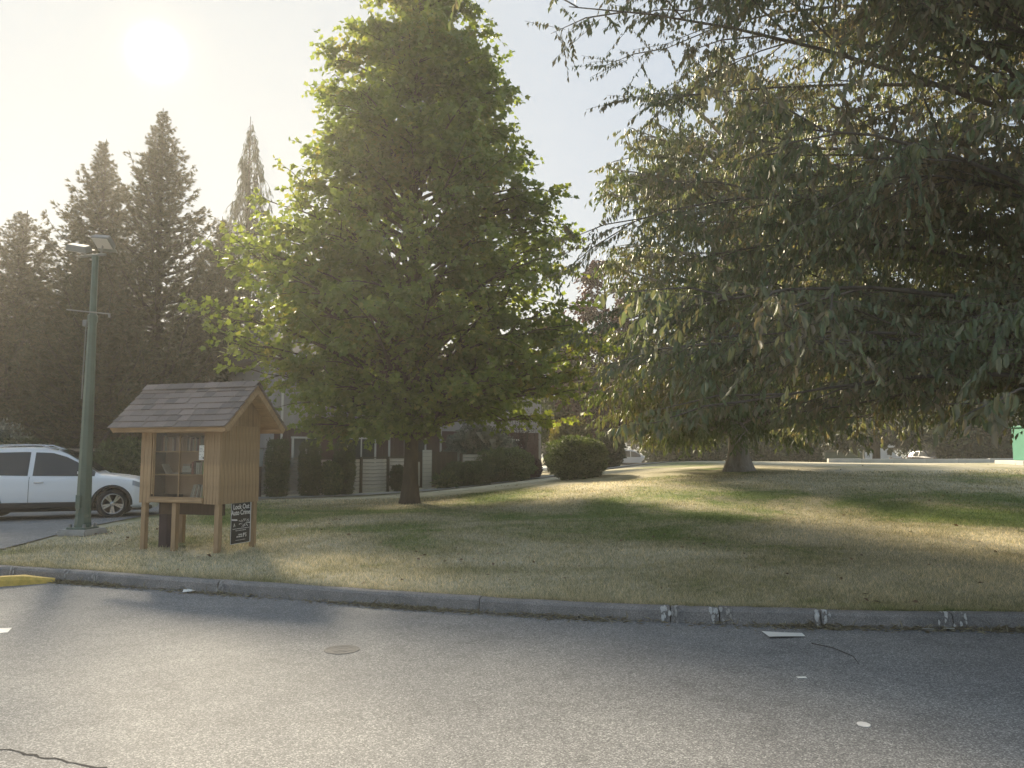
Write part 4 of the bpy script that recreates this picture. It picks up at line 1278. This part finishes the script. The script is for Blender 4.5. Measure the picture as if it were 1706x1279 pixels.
house('red_house', 'dark red lap-sided house with cream corner at the far left', (-37.0, 38.5, 0), R(8), 11.2, 7, 5.0, 'siding_red', 'siding_red', [(3, 1.6, 1.3, 1.2), (8.5, 1.7, 1.2, 1.2)], downpipes=(11.0,))
house('cream_house', 'cream lap-sided house with windows behind the cedars at the left', (-25.4, 39.5, 0), R(8), 11.5, 7, 5.0, 'siding_cream', 'siding_cream', [(1.6, 1.6, 1.1, 1.2), (4.4, 1.6, 1.4, 1.2), (7.6, 1.6, 1.4, 1.2)], downpipes=(.1,))

# ------------------------------------------------------------------ shrubs and hedges
g3 = lambda x, y: (x, y, gzf(x, y))
shrub('clipped_bush', 'large round clipped box bush at the right end of the fence', g3(2.5, 30.2), (2.30, 2.2, 1.55), 101, 15000, .075, .045, MAT['leaf_box'], 'bush', power=2.9)
COLH = 'column hedges in front of the fence'
for i, (u, w_, h, lab) in enumerate([(-3.65, .74, 2.02, 'clipped column conifer nearest the wooden book box'), (-2.40, .70, 1.98, 'clipped column conifer in the middle of the three by the fence'), (-1.02, .72, 2.02, 'clipped column conifer right of the small rounded shrub')]):
    p = fp(u, -.62)
    shrub('column_hedge', lab, g3(p.x, p.y), (w_, .7, h), 110 + i, 6500, .085, .030, MAT['leaf_yew'], 'hedge', COLH, 4.5, .12)
p = fp(-1.68, -.85); shrub('small_shrub', 'small rounded leafy shrub between two column conifers', g3(p.x, p.y), (.85, .7, 1.25), 121, 4500, .10, .06, MAT['leaf_box'], 'shrub', power=2.2, shell=.25)
p = fp(1.42, -.45); shrub('fence_shrub', 'narrow dark shrub against the fence just left of the trunk', g3(p.x, p.y), (.6, .5, 1.05), 122, 2500, .10, .06, MAT['leaf_dark'], 'shrub', power=2.2, shell=.3)
p = fp(4.75, -.55); shrub('clipped_hedge', 'low dark clipped hedge right of the trunk', g3(p.x, p.y), (2.0, 1.3, 1.02), 123, 9000, .07, .04, MAT['leaf_yew'], 'hedge', power=3.4)
p = fp(6.75, -.50); shrub('tall_clipped_hedge', 'taller rounded clipped hedge beside the low dark hedge', g3(p.x, p.y), (2.7, 1.5, 1.45), 124, 13000, .07, .045, MAT['leaf_box'], 'hedge', power=2.7)
p = fp(8.45, -.35); shrub('dark_ball_shrub', 'small dark ball shrub at the end of the clipped hedges', g3(p.x, p.y), (.95, .9, .95), 125, 3500, .07, .045, MAT['leaf_plum'], 'shrub')
p = fp(3.55, -.75); shrub('fern_clump', 'low clump of arching pale fern-like leaves beside the gate', g3(p.x, p.y), (1.0, .8, .55), 126, 900, .30, .05, MAT['leaf_box'], 'plant', power=2.0, shell=.6, hollow=False)
p = fp(7.0, 1.6); shrub('grey_leaf_shrub', 'large grey-green loose shrub rising behind the clipped hedges', g3(p.x, p.y), (3.4, 2.4, 2.75), 127, 9000, .12, .06, MAT['leaf_grey'], 'shrub', power=2.0, shell=.35)
p = fp(4.3, .55); shrub('purple_shrub', 'thin purple shrub beside the gate panel', g3(p.x, p.y), (.9, .6, 1.5), 128, 1800, .10, .05, MAT['leaf_plum'], 'shrub', power=2.0, shell=.5)
p = fp(9.3, 1.4); shrub('bare_twig_shrub', 'thin purple-brown twiggy shrub at the corner of the house', g3(p.x, p.y), (1.5, 1.3, 3.5), 129, 1500, .10, .04, MAT['leaf_plum'], 'shrub', power=2.0, shell=.8, hollow=False)
shrub('yellow_shrub', 'yellow-green rounded shrub behind the round clipped bush', g3(3.2, 42), (2.3, 2.0, 2.9), 130, 4500, .13, .07, MAT['leaf_yellow'], 'shrub', power=2.1, shell=.3)
shrub('dark_round_shrub', 'dark rounded shrub right behind the clipped bush', g3(5.0, 40), (1.5, 1.4, 1.9), 131, 4000, .11, .06, MAT['leaf_dark'], 'shrub')
# left, behind the car
LH = 'shrubs behind the parked car'
for i, (x, y, s, lf_, lab) in enumerate([(-15.9, 25.5, (2.6, 1.6, 2.0), 'leaf_dark', 'dark shrub behind the bonnet of the white car'), (-18.0, 26.5, (3.0, 1.8, 2.7), 'leaf_grey', 'pale-leaved shrub above the roof of the white car'),
        (-12.7, 25.5, (2.0, 1.4, 2.0), 'leaf_yew', 'dark shrub just left of the book box post'), (-20.6, 27.0, (1.7, 1.5, 2.3), 'leaf_yew', 'round dark shrub in front of the cream house corner'), (-10.4, 27.4, (2.2, 1.4, 1.7), 'leaf_dark', 'dark shrub behind the book box')]):
    shrub('border_shrub', lab, (x, y, 0), s, 140 + i, 5000, .13, .07, MAT[lf_], 'shrub', LH, 2.2, .35)
RA = tag(empty('rail_fence', (-22.5, 24.6, 0), R(8)), 'low wooden rail fence behind the white car', 'fence')
for k in range(5): MB().box((k * 2.4, 0, .82), (.09, .09, 1.64)).build('post', MAT['wood_rail'], RA)
for z in (.62, 1.22, 1.66): MB().box((4.8, 0, z), (9.9, .05, .09)).build('rail', MAT['wood_rail'], RA)
p = fp(-4.35, -.2)
BN = tag(empty('utility_cabinet', g3(p.x, p.y), FA), 'pale blue-grey cabinet standing just right of the book box', 'cabinet')
MB().box((0, 0, .55), (.42, .4, 1.10)).build('stand', MAT['siding_brown'], BN)
MB().box((0, 0, 1.42), (.50, .46, .62)).build('case', MAT['bin_blue'], BN, bevel=.02)
MB().box((0, 0, 1.76), (.56, .52, .05)).build('lid', MAT['grey_steel'], BN, bevel=.01)

# far hedges and dark undergrowth beyond the mound
FH = 'far hedges beyond the mound'
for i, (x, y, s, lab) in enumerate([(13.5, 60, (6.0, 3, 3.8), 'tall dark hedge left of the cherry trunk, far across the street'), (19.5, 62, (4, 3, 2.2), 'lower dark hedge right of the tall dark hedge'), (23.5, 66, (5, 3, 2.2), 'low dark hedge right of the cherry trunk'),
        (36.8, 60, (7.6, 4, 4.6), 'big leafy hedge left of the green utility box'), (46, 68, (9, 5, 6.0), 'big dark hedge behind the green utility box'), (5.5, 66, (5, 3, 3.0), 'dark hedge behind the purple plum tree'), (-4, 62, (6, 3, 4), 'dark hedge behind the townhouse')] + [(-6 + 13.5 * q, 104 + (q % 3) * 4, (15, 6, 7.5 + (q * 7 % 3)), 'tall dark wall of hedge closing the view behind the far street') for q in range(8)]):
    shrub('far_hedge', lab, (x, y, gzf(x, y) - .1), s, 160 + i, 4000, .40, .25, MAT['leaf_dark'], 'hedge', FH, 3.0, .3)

# ------------------------------------------------------------------ things at the far side of the park
UB = tag(empty('utility_box', g3(20.72, 30.0), R(-4)), 'green steel utility box on a concrete pad at the right edge', 'utility box')
MB().box((0, 0, .04), (3.0, 2.0, .20)).build('pad', MAT['pale_concrete'], UB, bevel=.02)
MB().box((0, 0, .78), (2.0, 1.2, 1.28)).build('case', MAT['box_green'], UB, bevel=.02)
MB().box((0, 0, 1.45), (2.14, 1.32, .08)).build('lid', MAT['box_green'], UB, bevel=.02)
for sx in (-1, 1):
    dd_ = MB().box((0, 0, 0), (.92, .02, 1.1)).build('door', MAT['box_green'], UB, bevel=.004, loc=(sx * .48, -.608, .78))
    MB().box((0, 0, 0), (.04, .03, .14)).build('handle', MAT['grey_steel'], dd_, loc=(-sx * .38, -.02, .05))
FK = tag(empty('low_wall', (0, 0, 0)), 'low pale concrete edging wall at the back right of the lawn', 'wall')
for k in range(12):
    x = 15.8 + k * 1.55
    MB().box((0, 0, 0), (1.535, .22, .30)).build('block', MAT['pale_concrete'], FK, bevel=.015, loc=(x, 37 + k * .03, gzf(x, 37) + .03))
for i, x in enumerate((15.9, 16.75, 17.6)):
    o = MB().lathe([(.075, 0), (.075, .98), (.06, 1.03), (0, 1.04)], 10).build('bollard', MAT['fence_post'], None, True, loc=(x * 1.02, 62, gzf(x, 62) + .02))
    tag(o, ('left', 'middle', 'right')[i] + ' one of three dark bollards left of the cherry trunk', 'bollard', 'three bollards')
GP = tag(empty('mesh_fence', (24.5, 70, gzf(24.5, 70))), 'green framed panel fence right of the cherry trunk', 'fence')
for sx in (0, 3.6, 7.2): MB().box((sx, 0, .85), (.12, .12, 1.7)).build('post', MAT['grey_steel'], GP)
for sx in (1.8, 5.4): MB().box((sx, 0, .85), (3.4, .05, 1.4)).build('panel', MAT['green_steel'], GP)
MB().box((3.6, 0, 1.66), (7.3, .08, .07)).build('rail', MAT['grey_steel'], GP)
LR = tag(empty('log_rail', (38.0, 78, gzf(38, 78))), 'dark low rail fence in the shade at the back', 'fence')
for k in range(5): MB().box((k * 2.2, 0, .5), (.2, .2, 1.1)).build('post', MAT['wood_rail'], LR)
for z in (.45, .85): MB().box((4.4, 0, z), (9.0, .1, .14)).build('rail', MAT['wood_rail'], LR)
SP = tag(empty('sign_post', (17.4, 74, gzf(17.4, 74))), 'white forked sign post above the bollards', 'sign post')
MB().box((0, 0, 1.1), (.12, .12, 2.2)).build('post', MAT['trim_white'], SP)
MB().tube([(0, 0, 1.3), (.45, 0, .3)], .06, 6).build('brace', MAT['trim_white'], SP)
MB().box((0, 0, 1.75), (1.1, .05, .12)).build('arm', MAT['trim_white'], SP)
car('distant_van', 'silver minivan parked far off left of the cherry trunk', (12.4, 82, .03), R(6), 'car_silver', 'van', detail=False, cat='van')
car('distant_car', 'black car facing the park in the deep shade at the back right', (47.0, 88, .03), R(-80), 'car_black', 'suv', detail=False)
car('roadside_car', 'white car glimpsed in the shade right of the cherry trunk', (27.0, 84, .03), R(-70), 'car_white', 'suv', detail=False)
RV = tag(empty('motorhome', (42.0, 90, gzf(42, 90)), R(-12)), 'white motorhome parked in the shade at the back', 'motorhome')
MB().extrude([(-2.6, .45), (1.2, .45), (1.2, 2.0), (2.2, 2.1), (2.2, 2.85), (-2.6, 2.95)], 2.2).build('coach_body', MAT['car_white'] , RV, bevel=.06, segs=2)
MB().extrude([(1.22, .40), (2.9, .40), (2.95, .95), (2.35, 1.15), (1.9, 1.95), (1.22, 1.98)], 1.9).build('cab', MAT['car_white'], RV, bevel=.05, segs=2, loc=(0, .15, 0))
for nm, c, s in (('side_window', (-.9, -.01, 2.0), (1.2, .04, .6)), ('cab_window', (1.65, .13, 1.5), (.5, .04, .55)), ('door', (-2.0, -.012, 1.4), (.6, .04, 1.6))):
    MB().box((0, 0, 0), s).build(nm, MAT['car_glass'] if 'window' in nm else MAT['siding_grey'], RV, loc=c)
for x in (-1.7, 2.15):
    for y in (.12, 2.06): MB().lathe([(0, -.1), (.36, -.1), (.36, .1), (0, .1)], 18, Matrix.Rotation(R(90), 3, 'X')).build('wheel', MAT['rubber'], RV, loc=(x, y, .37))

# ------------------------------------------------------------------ small things on the road
RZ0 = -.14
WS = tag(empty('parking_stop', (-7.35, 10.02, RZ0), 0), 'yellow painted concrete parking stop end against the kerb at the left', 'parking stop')
a_, b_ = Vector((-9.4, 9.06)), Vector((-6.12, 10.55))
ang = math.atan2(b_.y - a_.y, b_.x - a_.x)
WS.rotation_euler = (0, 0, ang); mid = (a_ + b_) / 2; WS.location = (mid.x, mid.y, RZ0)
ln = (b_ - a_).length
mb = MB(); vs = []
prof = [(-.11, 0), (-.10, .07), (-.07, .115), (.07, .115), (.10, .07), (.11, 0)]
rng = random.Random(8)
nn = 30
for k in range(nn + 1):
    x = -ln / 2 + ln * k / nn
    e = 1.0 if k < nn - 3 else (1 - .18 * (k - nn + 3))
    for (y, z) in prof: vs.append((x + rng.uniform(-.01, .01), y * (1 + rng.uniform(-.03, .03)) * e, z * (1 + rng.uniform(-.08, .03)) * e))
mb.add(vs, [(i*6+k, (i+1)*6+k, (i+1)*6+k+1, i*6+k+1) for i in range(nn) for k in range(5)] + [tuple(range(6)), tuple(nn*6 + k for k in reversed(range(6)))])
mb.build('painted_block', MAT['yellow_paint'], WS)
def flat(name, label, pts, z, m, cat, th=.003, group=None):
    cx = sum(p[0] for p in pts) / len(pts); cy = sum(p[1] for p in pts) / len(pts)
    mb = MB(); n = len(pts)
    mb.add([(x - cx, y - cy, 0) for x, y in pts] + [(x - cx, y - cy, th) for x, y in pts], [tuple(reversed(range(n))), tuple(range(n, 2*n))] + [(i, (i+1) % n, n + (i+1) % n, n + i) for i in range(n)])
    o = mb.build(name, m, None, loc=(cx, cy, z))
    if cat: tag(o, label, cat, group)
    return o
o = flat('parking_line', None, [(-8.0, 6.55), (-4.86, 7.64), (-4.95, 7.84), (-8.1, 6.75)], RZ0 + .002, MAT['white_paint'], None); tag(o, kind='structure')
# access cover
AC = tag(empty('access_cover', (-1.50, 7.0, RZ0 + .001)), 'small round iron access cover set in the asphalt', 'cover')
AC.scale = (1, 1, .55)
MB().lathe([(.155, .0), (.155, .006), (.132, .006), (.132, .002)], 32).build('frame', MAT['iron'], AC)
MB().lathe([(.128, 0), (.128, .005), (.10, .005), (.10, .0015), (.085, .0015), (.085, .005), (.05, .005), (.05, .0015), (.035, .0015), (.035, .005), (0, .005)], 32).build('lid', MAT['iron'], AC)
def crumple(name, label, pts, z, seed, lift=.03):
    rg = random.Random(seed)
    n = len(pts); cx = sum(p[0] for p in pts) / n; cy = sum(p[1] for p in pts) / n
    vs = [(x - cx, y - cy, .004 + rg.uniform(0, lift)) for x, y in pts] + [(0, 0, .004 + lift * .6)]
    vs += [(x, y, z_ - .002) for x, y, z_ in vs]
    fs = [(i, (i + 1) % n, n) for i in range(n)] + [((i + 1) % n + n + 1, i + n + 1, 2 * n + 1) for i in range(n)] + [(i, i + n + 1, (i + 1) % n + n + 1, (i + 1) % n) for i in range(n)]
    o = MB().add(vs, fs).build(name, MAT['paper'], None, loc=(cx, cy, z))
    return tag(o, label, 'litter', 'scraps of litter on the asphalt')
crumple('paper_scrap', 'largest flattened white paper lying by the kerb at the right', [(2.42, 7.68), (2.40, 7.40), (2.55, 7.42), (2.76, 7.46), (2.77, 7.57), (2.58, 7.60)], RZ0 + .002, 1, .02)
crumple('paper_scrap', 'small white scrap against the kerb near the right edge', [(3.98, 7.68), (4.08, 7.66), (4.10, 7.72), (4.00, 7.75)], RZ0 + .002, 2)
crumple('paper_scrap', 'crumpled white paper in the gutter left of centre', [(-4.06, 9.72), (-3.94, 9.70), (-3.92, 9.80), (-4.0, 9.85), (-4.08, 9.80)], RZ0 + .002, 3, .05)
crumple('paper_scrap', 'tiny white scrap out on the asphalt at the right', [(2.20, 6.12), (2.27, 6.12), (2.27, 6.16), (2.20, 6.16)], RZ0 + .002, 4, .008)
flat('gum_spot', 'pale round flattened gum spot on the asphalt at the right', [(2.25 + .042 * math.cos(a * .7) * (1 + .1 * math.sin(a * 3)), 5.12 + .05 * math.sin(a * .7)) for a in range(9)], RZ0 + .001, MAT['white_paint'], 'gum', .003)
crumple('bottle_cap', 'small grey lid against the kerb beside the white scrap', [(4.2, 7.70), (4.3, 7.69), (4.32, 7.76), (4.22, 7.77)], RZ0 + .002, 6)
tw = MB().tube([(2.72, 7.20, RZ0 + .008), (2.84, 7.02, RZ0 + .012), (2.90, 6.75, RZ0 + .008), (2.84, 6.50, RZ0 + .006)], [.004, .004, .003, .002], 5).build('twig', MAT['bark_dark'])
tag(tw, 'thin curved twig on the asphalt below the white paper', 'twig')
# crack in the asphalt, lower left
rng = random.Random(9); mb = MB(); vs = []
pts = [(-3.9, 5.15)]
for k in range(28):
    t = k / 27
    pts.append((-3.4 + 1.35 * t + rng.uniform(-.012, .012), 4.86 - .50 * t + rng.uniform(-.016, .016)))
for (x, y) in pts:
    w_ = rng.uniform(.004, .011)
    vs += [(x - .3 * w_, y - w_, RZ0 + .002), (x + .3 * w_, y + w_, RZ0 + .002)]
o = mb.add(vs, [(i*2, i*2+2, i*2+3, i*2+1) for i in range(len(pts) - 1)]).build('road_crack', MAT['crack']); tag(o, kind='structure')

# ------------------------------------------------------------------ grass blades, fallen leaves, clippings
rg = np.random.default_rng(77)
n = 360000
d = 7.6 + 19.4 * rg.random(n) ** 1.9
x = d * rg.uniform(-.72, .72, n)
ok = (d > kerb_y(x) + .15) & ~((x < -8.75) & (d > 12.9)) & ~((x < -8.4) & (d > 12.85))
pb = np.stack([(-5.42 + rg.normal(0, .5, 0)), ], -1) if False else None
x, d = x[ok], d[ok]
# worn bare patch under the book box
lx = (x + 5.42) * math.cos(R(19)) - (d - 12.7) * math.sin(R(19)); ly = (x + 5.42) * math.sin(R(19)) + (d - 12.7) * math.cos(R(19))
thin = np.exp(-((lx + .1) / .9) ** 2 - ((ly - .1) / .45) ** 2)
ok = rg.random(len(x)) > thin * .85
x, d = x[ok], d[ok]
P = np.stack([x, d, gz(x, d) - .015], -1)
D = np.stack([rg.normal(0, .55, len(x)), rg.normal(0, .55, len(x)), np.full(len(x), 1.0)], -1)
Nn = rg.normal(size=(len(x), 3)) * np.array([1, 1, .2])
hgt = rg.uniform(.022, .062, len(x)) * (1 + .5 * (np.sin(x * 1.9) * np.sin(d * 2.3) > .4))
wd = np.maximum(.005, .00075 * d)
tag(link('grass', cloud_mesh('grass', P, D, Nn, hgt, wd, T_BLADE), MAT['grass_blade']), 'short patchy green and straw-coloured grass on the lawn', 'grass', kind='stuff')
# tufts: fringe leaning over the back of the kerb, and clumps out on the lawn
cx = np.concatenate([rg.uniform(-8.2, 6.6, 2600), rg.uniform(-7, 9, 2600)])
cy = np.concatenate([kerb_y(cx[:2600]) + rg.uniform(.16, .26, 2600), 0 * cx[2600:]])
cy[2600:] = kerb_y(cx[2600:]) + .3 + 9 * rg.random(2600) ** 1.6
k_ = 11
tx = np.repeat(cx, k_) + rg.normal(0, .025, len(cx) * k_); ty = np.repeat(cy, k_) + rg.normal(0, .025, len(cx) * k_)
hh = np.repeat(rg.uniform(.035, .10, len(cx)), k_) * rg.uniform(.6, 1.2, len(cx) * k_)
okt = ~((tx < -8.4) & (ty > 12.6)) & (ty > kerb_y(tx) + .13)
tx, ty, hh = tx[okt], ty[okt], hh[okt]
tag(link('grass_tufts', cloud_mesh('grass_tufts', np.stack([tx, ty, gz(tx, ty) - .012], -1), np.stack([rg.normal(0, .6, len(tx)), rg.normal(-.1, .6, len(tx)), np.full(len(tx), .8)], -1),
    rg.normal(size=(len(tx), 3)) * np.array([1, 1, .2]), hh, np.maximum(.005, .0006 * ty), T_BLADE), MAT['grass_blade']), 'longer ragged grass tufts along the kerb and on the lawn', 'grass', kind='stuff')
n = 3200
d = 8 + 22 * rg.random(n); x = d * rg.uniform(-.55, .7, n)
ok = (d > kerb_y(x) + .3) & (x > -8.2) & (rg.random(n) < .06 + .9 * np.maximum(0, np.sin(x * .9 + 2) * np.sin(d * .7 + x * .4)) ** 3)
x, d = x[ok], d[ok]
P = np.stack([x, d, gz(x, d) + .02], -1)
tag(link('fallen_leaves', cloud_mesh('fallen_leaves', P, rg.normal(size=(len(x), 3)) * np.array([1, 1, .3]), np.array([0, 0, 1]) + rg.normal(size=(len(x), 3)) * .4, rg.uniform(.04, .10, len(x)), rg.uniform(.03, .06, len(x)), T_RHOMB), MAT['leaf_dry']),
    'scattered dry brown leaves on the lawn', 'leaves', kind='stuff')
# clippings swept against the kerb
n = 9000
x = rg.uniform(-7.5, 6.2, n)
den = .5 + .5 * np.sin(x * 2.1 + 1.0) * np.sin(x * .8)
ok = rg.random(n) < .08 + .92 * np.maximum(0, den) ** 2
x = x[ok]
off = np.abs(rg.normal(0, .07, len(x))) + .004
P = np.stack([x, kerb_y(x) - off, np.full(len(x), RZ0 + .004) + .03 * rg.random(len(x)) * np.exp(-off * 18)], -1)
D = rg.normal(size=(len(x), 3)) * np.array([1, .6, .25]); D[:, 2] = np.abs(D[:, 2])
tag(link('grass_clippings', cloud_mesh('grass_clippings', P, D, np.array([0, 0, 1]) + rg.normal(size=(len(x), 3)) * .5, rg.uniform(.03, .10, len(x)), rg.uniform(.003, .008, len(x)), T_RHOMB), MAT['straw']),
    'dry grass clippings swept along the foot of the kerb', 'clippings', kind='stuff')

# ------------------------------------------------------------------ smoky air
hz = MB().box((0, 62, 10.5), (396, 262, 23.6)).build('haze', None)
hm = bpy.data.materials.new('haze_air'); hm.use_nodes = True
ht = hm.node_tree; ht.nodes.clear()
ho = ht.nodes.new('ShaderNodeOutputMaterial'); hv = ht.nodes.new('ShaderNodeVolumePrincipled')
hv.inputs['Color'].default_value = (.97, .93, .86, 1)
hv.inputs['Density'].default_value = .0012
hv.inputs['Anisotropy'].default_value = .5
ht.links.new(hv.outputs[0], ho.inputs['Volume'])
hz.data.materials.append(hm)
tag(hz, 'thin smoky haze filling the air over the whole park', 'haze', kind='stuff')
